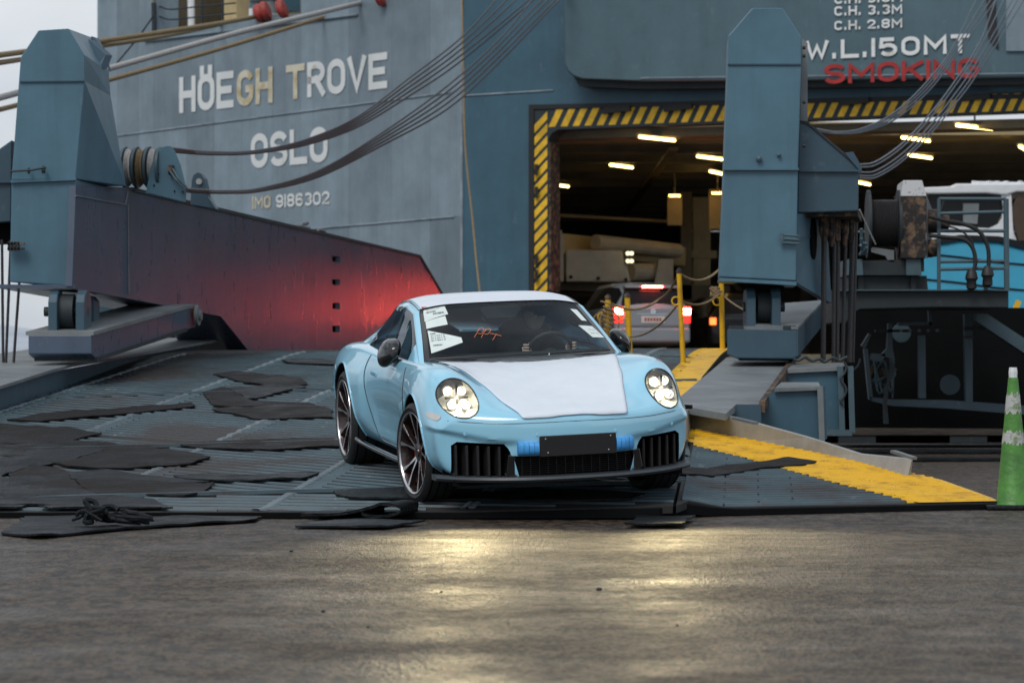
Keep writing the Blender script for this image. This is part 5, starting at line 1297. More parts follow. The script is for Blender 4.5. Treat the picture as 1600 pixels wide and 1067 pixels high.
# ------------------------------------------------------------ the light blue coupe
paint = mat('pale_blue_car_paint', (.31, .66, .86), .34, 0, 0, coat=1.0)
M['paint'] = paint
gloss_black = mat('gloss_black_trim', (.008, .008, .009), .14, 0, 0, coat=.6)
satin_black = mat('satin_black_plastic', (.014, .014, .015), .45, 0, .1, 30)
paint.node_tree.nodes['Principled BSDF'].inputs['Coat IOR'].default_value = 1.7
film = mat('white_protective_film', (.72, .78, .86), .5, 0, .03, 6, .25, 5, coat=.15)
trimgrey = mat('dark_grey_spoiler', (.05, .06, .07), .4, 0, .1, 10)
def glass_mat(name, tint, refl=.35):
    m = bpy.data.materials.new(name); m.use_nodes = True; t = m.node_tree; n = t.nodes; l = t.links.new
    for x in list(n): n.remove(x)
    out = n.new('ShaderNodeOutputMaterial'); mx = n.new('ShaderNodeMixShader'); tr = n.new('ShaderNodeBsdfTransparent'); gl = n.new('ShaderNodeBsdfGlossy')
    tr.inputs[0].default_value = (*tint, 1); gl.inputs['Roughness'].default_value = .03; gl.inputs[0].default_value = (.9, .95, 1, 1)
    fr = n.new('ShaderNodeFresnel'); fr.inputs[0].default_value = 1.5; ad = n.new('ShaderNodeMath'); ad.operation = 'MULTIPLY_ADD'; ad.inputs[1].default_value = refl; ad.inputs[2].default_value = .02; ad.use_clamp = True
    l(fr.outputs[0], ad.inputs[0]); l(ad.outputs[0], mx.inputs[0]); l(tr.outputs[0], mx.inputs[1]); l(gl.outputs[0], mx.inputs[2]); l(mx.outputs[0], out.inputs[0])
    return m
wglass = glass_mat('tinted_windscreen_glass', (.82, .93, .95), .42)
sglass = glass_mat('dark_side_glass', (.30, .36, .40), 1.0)
cglass = glass_mat('clear_lamp_glass', (.96, .97, 1.), .8)

car = bpy.data.objects.new('sports_coupe', None); car['_local'] = 1; col.objects.link(car)
tag(car, 'pale blue sports coupe with white film on bonnet and roof, headlights on', 'car')
CYAW = R(14.2)
hx, hy = math.sin(CYAW), -math.cos(CYAW)
gx, gy = .026, .084
fwd = Vector((hx, hy, gx*hx+gy*hy)).normalized(); nrm = Vector((-gx, -gy, 1)).normalized()
bk = -fwd; rt_ = bk.cross(nrm).normalized()
mid = Vector((-.69, 20.0, 0))+Vector((math.cos(CYAW), math.sin(CYAW), 0))*.92
mid.z = .09+gx*(mid.x+.69)+gy*(mid.y-20)+.038
FA, WBASE = .99, 2.45
loc0 = mid+fwd*(FA+.12)-rt_*.022
car.matrix_world = Matrix(((rt_.x, bk.x, nrm.x, loc0.x), (rt_.y, bk.y, nrm.y, loc0.y), (rt_.z, bk.z, nrm.z, loc0.z), (0, 0, 0, 1)))
# --- body net: half profiles along the car
ST_T = [ # s, bend, zb, wr, w4, z4, wm, zs, x6, z6, xf, zf, xv, zv, zc
 (0.00, .34, .195, .83, .895, .38, .895, .50, .83, .550, .70, .570, .45, .585, .600),
 (0.05, .33, .185, .86, .910, .38, .910, .55, .85, .600, .72, .640, .46, .625, .630),
 (0.21, .30, .18, .87, .918, .40, .918, .58, .87, .665, .72, .730, .47, .665, .655),
 (0.345, .25, .18, .88, .926, .40, .926, .61, .885, .745, .72, .825, .475, .700, .680),
 (0.47, .19, .17, .87, .930, .42, .932, .63, .888, .805, .72, .888, .48, .745, .710),
 (0.66, .12, .16, .86, .936, .44, .936, .65, .890, .835, .72, .918, .50, .795, .760),
 (0.92, .04, .15, .85, .936, .45, .936, .67, .89, .850, .73, .925, .52, .850, .830),
 (1.26, 0.0, .15, .83, .905, .45, .915, .67, .87, .845, .745, .912, .54, .890, .885),
 (1.60, 0.0, .15, .82, .850, .42, .880, .68, .855, .825, .765, .892, .58, .893, .895),
 (2.20, 0.0, .15, .82, .835, .42, .872, .68, .85, .815, .775, .882, .60, .890, .895),
 (2.65, 0.0, .15, .83, .865, .42, .888, .68, .86, .820, .775, .885, .58, .895, .905),
 (3.00, 0.0, .15, .86, .925, .45, .920, .68, .878, .840, .765, .900, .55, .910, .930),
 (3.40, -.02, .15, .88, .948, .47, .942, .69, .89, .850, .750, .910, .50, .930, .95),
 (3.85, -.06, .17, .87, .938, .48, .932, .70, .875, .840, .70, .890, .45, .925, .94),
 (4.20, -.14, .20, .84, .90, .50, .90, .69, .85, .800, .66, .835, .42, .865, .88),
 (4.40, -.22, .25, .80, .86, .50, .865, .66, .81, .730, .62, .765, .40, .785, .79),
 (4.52, -.28, .30, .74, .80, .50, .80, .60, .74, .640, .58, .660, .38, .670, .67)]
def bend(s, b, x): return s+b*(min(1.2, abs(x)/.88))**2.5
prof = []
for (s, b_, zb, wr, w4, z4, wm, zs, x6, z6, xf, zf, xv, zv, zc) in ST_T:
    h = [(0, zb), (.40, zb), (.68, zb), (wr, zb+.05), (w4, z4), (wm, zs), (x6, z6), ((x6+xf)/2+.02, (z6+zf)/2+.022), (xf, zf), ((xf*.62+xv*.38), zf*.72+zv*.28+.0), (xv, zv), (xv*.5, zc*.62+zv*.38), (0, zc)]
    prof.append([(x, bend(s, b_, x), z) for x, z in h])
b = MB(); n = len(prof[0]); m_ = 2*n-2
for h in prof: b.v += h+[(-x, y, z) for x, y, z in reversed(h[1:-1])]
for i in range(len(prof)-1):
    for k in range(m_): b.f.append((i*m_+k, i*m_+(k+1) % m_, (i+1)*m_+(k+1) % m_, (i+1)*m_+k))
def capgrid(base, flip):
    # columns by x: bottom k <-> top (n-1-k); the side points become the end column
    def idx(k, side): return base+(k if side > 0 else (m_-k) % m_)
    f = []; cols_ = [(0, 12), (1, 11), (2, 10), (3, 9)]; cols_ = [(0, 12), (1, 11), (2, 10)]
    for side in (1, -1):
        for (a, t), (a2, t2) in zip(cols_, cols_[1:]): f.append((idx(a, side), idx(a2, side), idx(t2, side), idx(t, side)))
        f.append((idx(2, side), idx(3, side), idx(9, side), idx(10, side)))
        f.append((idx(3, side), idx(4, side), idx(8, side), idx(9, side)))
        f.append((idx(4, side), idx(5, side), idx(7, side), idx(8, side)))
        f.append((idx(5, side), idx(6, side), idx(7, side)))
    return f
b.f += capgrid(0, False)+capgrid((len(prof)-1)*m_, True); b.m = [0]*len(b.f)
body = b.build('body', [paint, satin_black], car)
sm = body.modifiers.new('s', 'SUBSURF'); sm.levels = 4; sm.render_levels = 4
apply_mods(body)
def ss(a, b, x): t = max(0, min(1, (x-a)/(b-a))); return t*t*(3-2*t)
for v in body.data.vertices:
    x, y, z = v.co; ax_ = abs(x)
    if y < .75 and z < .66:                       # bumper: skin steps in below a crease that climbs outwards
        zc_ = .462+.075*ss(.45, .93, ax_)
        st = .030*ss(0, .040, zc_-z)*ss(.30, .48, ax_)+.012*ss(0, .03, .36-z)*(1-ss(.30, .48, ax_))
        k_ = ss(.78, .93, ax_); v.co.y += st*(1-.6*k_)*(1-ss(.45, .75, y)); v.co.x -= (1 if x > 0 else -1)*st*.7*k_*(1-ss(.45, .62, y))
    if 2.4 < y < 4.2 and ax_ > .7 and z < .86:    # haunch starts behind the door
        v.co.x += (1 if x > 0 else -1)*.020*ss(2.72, 2.90, y)*(1-ss(3.3, 4.1, y))*ss(.25, .40, z)*(1-ss(.70, .86, z))
    if 1.45 < y < 2.75 and ax_ > .7 and .25 < z < .62:
        v.co.x -= (1 if x > 0 else -1)*.014*ss(.25, .36, z)*(1-ss(.46, .62, z))*ss(1.45, 1.7, y)*(1-ss(2.5, 2.75, y))
    if y < 1.25 and .30 < ax_ < .66 and z > .55:  # valley between wing and bonnet
        v.co.z -= .006*math.exp(-((ax_-.50)/.055)**2)*ss(.3, .6, y)*(1-ss(1.0, 1.25, y))
bmt = bmesh.new(); bmt.from_mesh(body.data); BV = BVHTree.FromBMesh(bmt); bmt.free()
def cutters(shapes):
    o = MB(); outs = []
    for sh_ in shapes: outs.append(sh_.build('cutter', M['void']))
    for o in outs:
        o.matrix_world = car.matrix_world.copy(); o.data.materials.clear(); o.data.materials.append(satin_black)
        md = body.modifiers.new('b', 'BOOLEAN'); md.object = o; md.solver = 'EXACT'; md.operation = 'DIFFERENCE'
    bpy.context.view_layer.update(); apply_mods(body)
    for o in outs: bpy.data.objects.remove(o)
FR, RR_ = .348, .366          # wheel radii
AY, BY = FA, FA+WBASE
sh = []
for s in (-1, 1):
    sh.append(MB().lathe([(.385, .52), (.385, 1.2)], (0, AY, FR-.018), (s, 0, 0), 64))
    sh.append(MB().lathe([(.405, .52), (.405, 1.2)], (0, BY, RR_-.018), (s, 0, 0), 64))
    q = [(.415, .17), (.775, .17), (.80, .235), (.80, .420), (.765, .446), (.48, .432), (.455, .405), (.44, .375)]
    sh.append(MB().prism([(s*x, -.3, z) for x, z in q], (0, .78, 0)))
    ell = [(s*(.722+.121*math.cos(a)), -.3, .728+.120*math.sin(a)) for a in [i*math.pi/24 for i in range(48)]]
    sh.append(MB().prism(ell, (0, .86, 0)))
sh.append(MB().prism([(x, -.3, z) for x, z in ((-.375, .17), (.375, .17), (.425, .352), (-.425, .352))], (0, .55, 0)))
sh.append(MB().box((-.60, 1.52, .32), (.60, 3.05, 1.2)))
cutters(sh)
shade(body.data, 32)
def fy(x, z, o=0., y0=-1.):
    r = BV.ray_cast(Vector((x, y0, z)), Vector((0, 1, 0)))
    return Vector((x, (r[0].y if r[0] else .4)-o, z))
def fz(x, y, o=0.):
    r = BV.ray_cast(Vector((x, y, 2)), Vector((0, 0, -1)))
    return (r[0]+r[1]*o) if r[0] else Vector((x, y, .8))
def fx(s, y, z, o=0.):
    r = BV.ray_cast(Vector((s*2, y, z)), Vector((-s, 0, 0)))
    return (r[0]+r[1]*o) if r[0] else Vector((s*.9, y, z))
def line(pts, name, par=car, r=.0035, m=gloss_black, closed=False): b = MB(); b.tube(pts, r, 5, closed=closed); return b.build(name, m, par)
# wheel arch lips and liners
for s in (-1, 1):
    for (yc, rr0, zr) in ((AY, .388, FR-.018), (BY, .408, RR_-.018)):
        pts = []
        for i in range(33):
            a = R(-18)+R(216)*i/32; y = yc+rr0*math.cos(a); z = zr+rr0*math.sin(a)
            if z < .17: continue
            pts.append(fx(s, y, z, .001))
        line(pts, 'arch_lip', r=.007, m=paint)
# --- headlights
led = emit('headlight_led', (1, .93, .74), 7)
refl_m = mat('lamp_reflector', (.62, .60, .52), .42, .7, 0)
for s in (-1, 1):
    cx, cz = s*.722, .728; A_, B_ = .121, .120
    hl = None
    b = MB(); v = []; f = []; nr, na = 8, 48
    for i in range(nr+1):
        for k in range(na):
            a = 2*math.pi*k/na; r = i/nr; x = cx+A_*.985*r*math.cos(a); z = cz+B_*.985*r*math.sin(a)
            p = fy(x, z, .010*(1-r*r)); v.append(p)
    for i in range(nr):
        for k in range(na): f.append((i*na+k, i*na+(k+1) % na, (i+1)*na+(k+1) % na, (i+1)*na+k))
    b.add(v, f); hl = b.build('headlight', cglass, car, 60)
    # bowl
    b = MB(); v = []; f = []
    for i, (r, dep) in enumerate(((1.0, .004), (.97, .05), (.86, .09), (.5, .115), (.02, .12))):
        for k in range(na):
            a = 2*math.pi*k/na; p = fy(cx+A_*r*math.cos(a), cz+B_*r*math.sin(a), 0)
            p0 = fy(cx+A_*math.cos(a), cz+B_*math.sin(a), 0); p.y = p.y*.5+p0.y*.5 if False else p.y
            v.append(p+Vector((0, dep, 0)))
    for i in range(4):
        for k in range(na): f.append((i*na+k, i*na+(k+1) % na, (i+1)*na+(k+1) % na, (i+1)*na+k))
    b.add(v, f); b.build('lamp_bowl', refl_m, hl, 50)
    line([fy(cx+A_*1.01*math.cos(a), cz+B_*1.01*math.sin(a), .002) for a in [k*math.pi/24 for k in range(48)]], 'lamp_bezel', hl, .0055, gloss_black, True)
    for dx, dz in ((-.043, .04), (.043, .04), (-.043, -.046), (.043, -.046)):
        p = fy(cx+dx, cz+dz, -.05); b = MB()
        sx_, sz_ = (1 if dx > 0 else -1), (1 if dz > 0 else -1)
        pet = [(.012, .012), (.046, .010), (.066, .025), (.062, .045), (.046, .059), (.024, .063), (.011, .044)]
        b.prism([(cx+sx_*a, p.y+.012+(abs(a)+abs(c))*.10, cz+sz_*c) for a, c in pet], (0, .02, 0)); b.build('led_module', led, hl, 40, .003)
        b = MB(); b.lathe([(.030, -.006), (.034, -.006), (.036, .03), (.028, .03)], p, (0, 1, 0), 24, closed=True); b.build('led_surround', refl_m, hl, 40)
    p = fy(cx, cz, -.055); b = MB(); b.box((p.x-.008, p.y-.01, cz-.085), (p.x+.008, p.y, cz+.085)); b.box((p.x-.08, p.y-.009, cz-.008), (p.x+.08, p.y+.001, cz+.004)); b.build('lamp_divider', satin_black, hl)
    pl_ = bpy.data.lights.new('reflector_glow', 'POINT'); pl_.energy = .7; pl_.color = (1, .88, .66); pl_.shadow_soft_size = .02
    po_ = bpy.data.objects.new('reflector_glow', pl_); col.objects.link(po_); po_.parent = hl; po_.location = fy(cx, cz, -.035)
    # headlight beams
    sp = bpy.data.lights.new('headlight_beam', 'SPOT'); sp.energy = 170; sp.spot_size = R(74); sp.spot_blend = .8; sp.color = (1, .80, .42); sp.shadow_soft_size = .05
    so_ = bpy.data.objects.new('headlight_beam', sp); col.objects.link(so_); so_.parent = hl; so_.location = fy(cx, cz, .03)
    so_.rotation_euler = Vector((0, 1, .055)).to_track_quat('Z', 'Y').to_euler()
    # side marker in the bumper corner
    b = MB(); v = []; f = []
    for jj in range(11):
        t = jj/10; y = .37+.20*t; hh = .020*(1-.55*t**3)*min(1, t*6+.35)
        for ii in range(4): v.append(fx(s, y, .600+.016*t-hh+2*hh*ii/3, .004))
    for jj in range(10):
        for ii in range(3): a = jj*4+ii; f.append((a, a+4, a+5, a+1))
    b.add(v, f).build('side_marker', mat('marker_lens', (.62, .60, .58), .2, 0, 0, coat=.5), car, 60)
    # bumper shut line from lamp round to the arch
    pts = [fy(s*x, z, .0005) for x, z in ((.0, .573), (.2, .572), (.4, .57), (.55, .572), (.66, .578), (.74, .583), (.82, .588))]
    line(spl(pts, 4), 'shut_line', r=.0022)
    for x, z in ((.27, .49), (.72, .50)):
        p = fy(s*x, z, .001); b = MB(); b.lathe([(.001, .002), (.010, .002), (.012, 0), (.012, -.004)], p, (0, -1, 0), 14); b.build('parking_sensor', paint, car, 40)
# --- front intakes
for s in (-1, 1):
    b = MB(); b.box((min(s*.44, s*.83), .44, .18), (max(s*.44, s*.83), .46, .43)); b.build('intake_back', M['void'], car)
    for k in range(5):
        x = s*(.765-.066*k); p = fy(x, .3, 0)
        y0 = p.y+.015
        zt_ = .422-.002*k; b = MB()
        b.prism([(x-.026, y0+.10, .215), (x-.012, y0+.005, .215), (x+.002, y0-.004, .215), (x+.014, y0+.02, .215), (x+.010, y0+.10, .215)], (0, 0, zt_-.215)); b.build('air_flap', gloss_black if False else satin_black, car, 40, .004)
    # hooked black blade between intakes
    q = [(.405, .352), (.455, .36), (.475, .23), (.45, .20), (.375, .20), (.415, .23)]
    yb0 = fy(s*.43, .25, 0).y
    MB().prism([(s*x, yb0-.012, z) for x, z in q], (0, .16, 0)).build('intake_blade', gloss_black, car, None, .006)
    line([fy(s*x, z, .006) for x, z in ((.375, .204), (.42, .202), (.455, .212), (.475, .235))], 'blade_edge', r=.006, m=mat('satin_silver', (.35, .37, .4), .3, .8, 0))
b = MB(); b.box((-.44, .20, .18), (.44, .22, .36)); b.build('intake_back', M['void'], car)
for k in range(9): 
    b = MB(); b.box((-.40, .13, .222+.014*k), (.40, .15, .225+.014*k)); b.build('grille_slat', satin_black, car)
for k in range(13):
    x = -.36+.06*k; b = MB(); b.box((x, .125, .215), (x+.004, .14, .34)); b.build('grille_slat', satin_black, car)
# lip spoiler following the bumper
b = MB(); v = []; f = []; NX = 48
for i in range(NX+1):
    x = -.895+1.79*i/NX; y = bend(0, .34, x)
    e = abs(x)/.895; y = y-.03+.04*e**8
    v += [(x, y, .214), (x, y-.008, .198), (x, y+.01, .180), (x, y+.14, .175), (x, y+.14, .212)]
for i in range(NX):
    for k in range(5): a = i*5+k; a2 = i*5+(k+1) % 5; f.append((a, a+5, a2+5, a2))
f += [(0, 1, 2, 3, 4), (NX*5+4, NX*5+3, NX*5+2, NX*5+1, NX*5)]
b.add(v, f).build('lip_spoiler', trimgrey, car, 40)
b = MB(); b.box((-.80, .25, .15), (.80, .6, .19)); b.build('underbody_front', M['void'], car)
b = MB(); b.box((-.74, 1.3, .12), (.74, 4.1, .17)); b.build('underbody', M['void'], car)
for s in (-1, 1):    # sill blade
    pts = [(s*.855, 1.40, .20), (s*.875, 1.6, .185), (s*.885, 2.3, .18), (s*.90, 2.85, .185), (s*.915, 3.02, .20)]
    b = MB(); b.tube(spl(pts, 6), .022, 8); b.build('sill_blade', gloss_black, car, 50)
# --- number plate holder with blue tape
yp = fy(.27, .42, 0).y-.018
b = MB(); b.box((-.265, yp-.018, .345), (.265, yp-.004, .485)); ph = b.build('plate_holder', satin_black, car, None, .005)
b = MB(); b.box((-.20, yp+.0, .36), (.20, fy(0, .42).y+.05, .47)); b.build('plate_bracket', satin_black, ph)
for x, z in ((-.225, .465), (.225, .465), (-.21, .372), (.21, .372)):
    b = MB(); b.lathe([(.0015, .004), (.005, .003), (.006, 0)], (x, yp-.018, z), (0, -1, 0), 10); b.build('screw', M['chrome'], ph, 40)
tape = mat('blue_masking_tape', (.07, .36, .80), .5, 0, .1, 30)
for s in (-1, 1):
    for k in range(4):
        x0 = s*(.268+.0335*k); x1 = s*(.299+.0335*k); b = MB()
        prof_ = [(.0, .446), (-.022, .440), (-.030, .42), (-.030, .39), (-.022, .366), (0, .358)]
        yy = lambda x: fy(x, .42).y-.012
        v = []
        for x in (x0, x1):
            v += [(x, yy(x)+a-.002*(k % 2), c) for a, c in prof_]
            v += [(x, yy(x)+.05, .358), (x, yy(x)+.05, .440)]
        b.add(v, [(i, (i+1) % 8, (i+1) % 8+8, i+8) for i in range(8)]+[tuple(range(8)), tuple(range(15, 7, -1))]); b.build('tape_strip', tape, car, 70)
# --- bonnet film, laid on the body
b = MB(); v = []; f = []; nu, nv = 36, 40
def wl(t): return .355+(.640-.355)*min(1, t*1.05)**.9
for j in range(nv+1):
    t = j/nv; y = .035+(1.335-.035)*t
    for i in range(nu+1):
        u = -1+2*i/nu; x = u*wl(t) + .012*noise.noise(Vector((0, t*5, u)))*(abs(u) > .95)
        yy = y+(.025*abs(u)**3 if j == 0 else 0)+(.002*noise.noise(Vector((u*3, 7, 1))) if j == 0 else 0)+bend(0, .17, x)*(1-t)*.6
        p = fz(x, yy); r = BV.ray_cast(Vector((x, yy, 2)), Vector((0, 0, -1)))
        wr_ = .0025*abs(noise.noise(Vector((x*7, yy*4, 2))))+.0015*noise.noise(Vector((x*22, yy*16, 5)))
        edge = max(abs(u)**14, (1-t)**20)
        v.append(r[0]+r[1]*(.004+wr_+.001*edge*noise.noise(Vector((x*15, y*15, 0)))+.009*(1-t)**6))
for j in range(nv):
    for i in range(nu): k = j*(nu+1)+i; f.append((k, k+1, k+nu+2, k+nu+1))
b.add(v, f); fo = b.build('bonnet_film', film, car, 70)
sd = fo.modifiers.new('s', 'SOLIDIFY'); sd.thickness = .0015
line([v[j*(nu+1)+nu] for j in range(nv+1)], 'film_edge', fo, .0016, mat('film_edge_shadow', (.25, .27, .3), .6, 0, 0))  # grey line drawn in as the shadow along one film edge
# --- doors: shut lines and handles
for s in (-1, 1):
    pts = [(1.47, .86), (1.42, .76), (1.40, .60), (1.42, .40), (1.47, .26), (1.60, .235), (2.2, .235), (2.50, .24), (2.60, .30), (2.68, .45), (2.76, .62), (2.77, .76), (2.72, .86)]
    line([fx(s, y, z, .0004) for y, z in [(p.y, p.z) for p in spl([(0, a, c) for a, c in pts], 6)]], 'door_shut_line', r=.0045)
    c = fx(s, 2.52, .735, .006); b = MB(); b.box((min(c.x, c.x-s*.012), c.y-.10, .72), (max(c.x, c.x-s*.012), c.y+.10, .75)); b.build('door_handle', paint, car, None, .005)
# tail light bar
tlb = emit('red_light_bar', (1, .03, .02), 8)
for s in (-1, 1):
    pts = [(s*x, bend(4.42, -.24, x)+.035, .73) for x in (.02, .3, .55, .72, .80)]
    b = MB(); b.tube(spl(pts, 5), .02, 8); b.build('tail_light', tlb, car)
# --- cabin
CT = [ # s, bend, rows (x, z) centre -> belt
 (1.30, .18, [(0, .908), (.26, .908), (.50, .905), (.712, .896), (.748, .890), (.768, .884), (.775, .878)]),
 (1.58, .18, [(0, 1.070), (.25, 1.069), (.48, 1.062), (.665, 1.040), (.710, 1.022), (.745, .950), (.775, .876)]),
 (1.95, .12, [(0, 1.225), (.24, 1.223), (.45, 1.214), (.615, 1.185), (.662, 1.155), (.715, 1.015), (.778, .874)]),
 (2.06, .09, [(0, 1.262), (.24, 1.260), (.44, 1.251), (.600, 1.220), (.652, 1.182), (.712, 1.025), (.780, .874)]),
 (2.45, .00, [(0, 1.302), (.24, 1.300), (.44, 1.291), (.590, 1.258), (.645, 1.212), (.712, 1.040), (.782, .876)]),
 (2.85, .00, [(0, 1.285), (.23, 1.282), (.42, 1.270), (.565, 1.235), (.622, 1.186), (.705, 1.030), (.782, .880)]),
 (3.20, .00, [(0, 1.215), (.22, 1.212), (.39, 1.200), (.525, 1.165), (.590, 1.115), (.685, 1.005), (.780, .885)]),
 (3.62, -.02, [(0, 1.105), (.20, 1.102), (.36, 1.088), (.475, 1.060), (.545, 1.022), (.650, .955), (.760, .880)]),
 (4.10, -.05, [(0, .925), (.18, .922), (.33, .915), (.430, .900), (.500, .880), (.600, .85), (.700, .81)])]
def cr1(a, b_, c, d, t): return .5*((2*b_)+(c-a)*t+(2*a-5*b_+4*c-d)*t*t+(3*b_-a-3*c+d)*t*t*t)
def cabS(si, rj, off=0.):
    """surface point at station index si and row rj (mirrored rows are negative)"""
    side = -1 if rj < 0 else 1; rj = abs(rj)
    def at(k, comp):
        def g_(i):
            i = max(0, min(len(CT)-1, i)); s, bn, rw = CT[i]
            j = int(min(5, max(0, math.floor(rj)))); t = rj-j
            def q(jj):
                if jj < 0: x, z = rw[-jj]; return (-x, z)
                return rw[min(jj, 6)]
            x = cr1(q(j-1)[0], q(j)[0], q(j+1)[0], q(j+2)[0], t); z = cr1(q(j-1)[1], q(j)[1], q(j+1)[1], q(j+2)[1], t)
            return (x, s+bn*(x/.7)**2, z)[comp]
        return g_(k)
    i = int(min(len(CT)-2, max(0, math.floor(si)))); t = si-i
    p = [cr1(at(i-1, c), at(i, c), at(i+1, c), at(i+2, c), t) for c in range(3)]
    return Vector((p[0]*side, p[1], p[2]))
def patch(name, s0, s1, r0, r1, m, ns, nr_, par=car, off=0., sm_=60, thick=0, fr=None):
    b = MB(); v = []; f = []
    for j in range(ns+1):
        for i in range(nr_+1):
            v.append(cabS(s0+(s1-s0)*j/ns, r0+(r1-r0)*i/nr_))
    if off:
        me_ = bpy.data.meshes.new('t')
        nn = []
        for j in range(ns+1):
            for i in range(nr_+1):
                a = v[j*(nr_+1)+min(i+1, nr_)]-v[j*(nr_+1)+max(i-1, 0)]; c = v[min(j+1, ns)*(nr_+1)+i]-v[max(j-1, 0)*(nr_+1)+i]
                q = a.cross(c).normalized(); 
                ctr = Vector((0, 2.4, .7)); 
                if q.dot(v[j*(nr_+1)+i]-ctr) < 0: q = -q
                nn.append(q)
        v = [p+q*off for p, q in zip(v, nn)]; bpy.data.meshes.remove(me_)
    mi = []
    for j in range(ns):
        for i in range(nr_):
            k = j*(nr_+1)+i; f.append((k, k+1, k+nr_+2, k+nr_+1)); mi.append(0 if fr is None else fr(j, i, ns, nr_))
    b.add(v, f); b.m = mi; o = b.build(name, m, par, sm_)
    if thick: sd = o.modifiers.new('s', 'SOLIDIFY'); sd.thickness = thick; sd.offset = -1 if thick > 0 else 1
    return o
frit = lambda j, i, ns, nr_: 1 if (i < 2 or i >= nr_-2 or j < 2 or j >= ns-1) else 0
ws = patch('windscreen', 0.0, 2.88, -2.97, 2.97, [wglass, gloss_black], 40, 56, fr=frit)
patch('roof_skin', 2.9, 6.0, -3.0, 3.0, paint, 40, 40)
rf = patch('roof_film', 2.93, 5.2, -2.86, 2.86, film, 44, 44, off=.005)
patch('rear_window', 6.0, 8.0, -3.0, 3.0, gloss_black, 14, 20)
for s in (-1, 1):
    patch('windscreen_pillar', 0.0, 6.2, s*3.0, s*3.85, paint, 60, 5)
    patch('quarter_panel', 5.9, 8.0, s*3.0, s*6.0, paint, 18, 14, off=.001)
    patch('pillar_trim', 0.15, 6.0, s*3.85, s*4.0, gloss_black, 60, 2)
    fr2 = lambda j, i, ns, nr_: 1 if (i >= nr_-1 or abs(j-int(ns*.60)) < 1) else 0
    patch('sail_panel', 0.0, .82, s*3.85, s*6.0, paint, 12, 12, off=.003)
    patch('side_window', 0.6, 5.95, s*4.0, s*5.92, [sglass, gloss_black], 60, 14, fr=fr2)
    patch('belt_moulding', 0.0, 6.1, s*5.9, s*6.0, gloss_black, 40, 2, off=.002)
    line([cabS(2.9+3.0*k/30, s*3.02)+Vector((s*.002, 0, .004)) for k in range(31)], 'roof_channel', r=.004)
line([cabS(2.9, -3+6*k/40)+Vector((0, -.002, .004)) for k in range(41)], 'windscreen_seal', r=.004)
# cowl and wipers
b = MB(); v = []; f = []
for i in range(41):
    u = -1+2*i/40; x = .70*u; y1 = 1.30+.18*(x/.7)**2+.03; y0 = y1-.09
    v += [(x, y0, fz(x, y0).z+.004), (x, y1, .905)]
b.add(v, [(2*i, 2*i+2, 2*i+3, 2*i+1) for i in range(40)]).build('cowl_panel', gloss_black, car, 50)
for a, c in (((-.62, .06), (.02, .13)), ((.02, .04), (.60, .10))):
    pts = [cabS(a[1]*1.0+(c[1]-a[1])*t, 0) for t in (0, 1)]
    q = []
    for t in [k/12 for k in range(13)]:
        x = a[0]+(c[0]-a[0])*t; p = cabS(.05+.05*t, x/.68*3.0); q.append(p+Vector((0, -.012, .010)))
    b = MB(); b.tube(q, .006, 6); b.build('wiper', satin_black, car)
p = cabS(.06, .6); b = MB(); b.lathe([(.002, 0), (.006, 0), (.004, .012), (.001, .014)], p+Vector((0, -.02, .004)), (0, -.3, 1), 10); b.build('washer_jet', M['chrome'], car)
# papers behind / on the screen
paper = mat('white_paper', (.72, .80, .78), .7, 0, .05, 20); ink = mat('printed_ink', (.03, .05, .06), .7, 0, 0)
def winpos(u, v_, off=.004):
    """u across -1..1, v up 0..1 on the windscreen"""
    p = cabS(2.88*v_, u*2.97); a = cabS(2.88*v_, u*2.97+.02*(1 if u > 0 else -1)); c = cabS(2.88*v_+.02, u*2.97)
    q = (c-p).cross(a-p).normalized()
    if q.y > 0: q = -q
    return p+q*off
def sheet(corners, name, m, par, n=5, off=.003):
    a, b_, c, d = [Vector(q) for q in corners]; v = []
    for j in range(n+1):
        for i in range(n+1):
            s, t = i/n, j/n; q = a*(1-s)*(1-t)+b_*s*(1-t)+c*s*t+d*(1-s)*t; v.append(winpos(q.x, q.y, off))
    f = [(j*(n+1)+i, j*(n+1)+i+1, (j+1)*(n+1)+i+1, (j+1)*(n+1)+i) for j in range(n) for i in range(n)]
    return MB().add(v, f).build(name, m, par, 60)
s1 = sheet([(-.93, .56), (-.62, .62), (-.64, .90), (-.93, .87)], 'windscreen_notice', paper, car)
sheet([(-.92, .46), (-.66, .48), (-.66, .60), (-.92, .56)], 'windscreen_notice', paper, car)
s2 = sheet([(-.90, .13), (-.56, .24), (-.56, .30), (-.91, .44)], 'windscreen_notice', paper, car)
s3 = sheet([(.79, .24), (.97, .24), (.90, .40), (.70, .40)], 'permit_sticker', paper, car)
s4 = sheet([(.80, .47), (.88, .47), (.86, .64), (.76, .64)], 'permit_sticker', paper, car)
def barcode(u0, v0, u1, v1, n, par):
    rg = random.Random(int(abs(u0)*1000)); b = MB()
    for k in range(n):
        a = u0+(u1-u0)*k/n; w = (u1-u0)/n*rg.uniform(.3, .8)
        q = [winpos(a, v0+(v1-v0)*0, .006), winpos(a+w, v0, .006), winpos(a+w, v1, .006), winpos(a, v1, .006)]; b.add(q, [(0, 1, 2, 3)])
    o = b.build('barcode', ink, par); o['kind'] = 'stuff'
barcode(-.89, .69, -.76, .72, 16, s1); barcode(-.80, .64, -.66, .67, 18, s1); barcode(-.87, .22, -.77, .235, 14, s2); barcode(-.88, .375, -.82, .39, 10, s2)
for k, (vv, u1) in enumerate(((.83, -.68), (.78, -.70))): barcode(-.88, vv, u1, vv+.012, 9, s1)
for vv in (.345, .315, .285): barcode(-.88, vv, -.72, vv+.008, 7, s2)
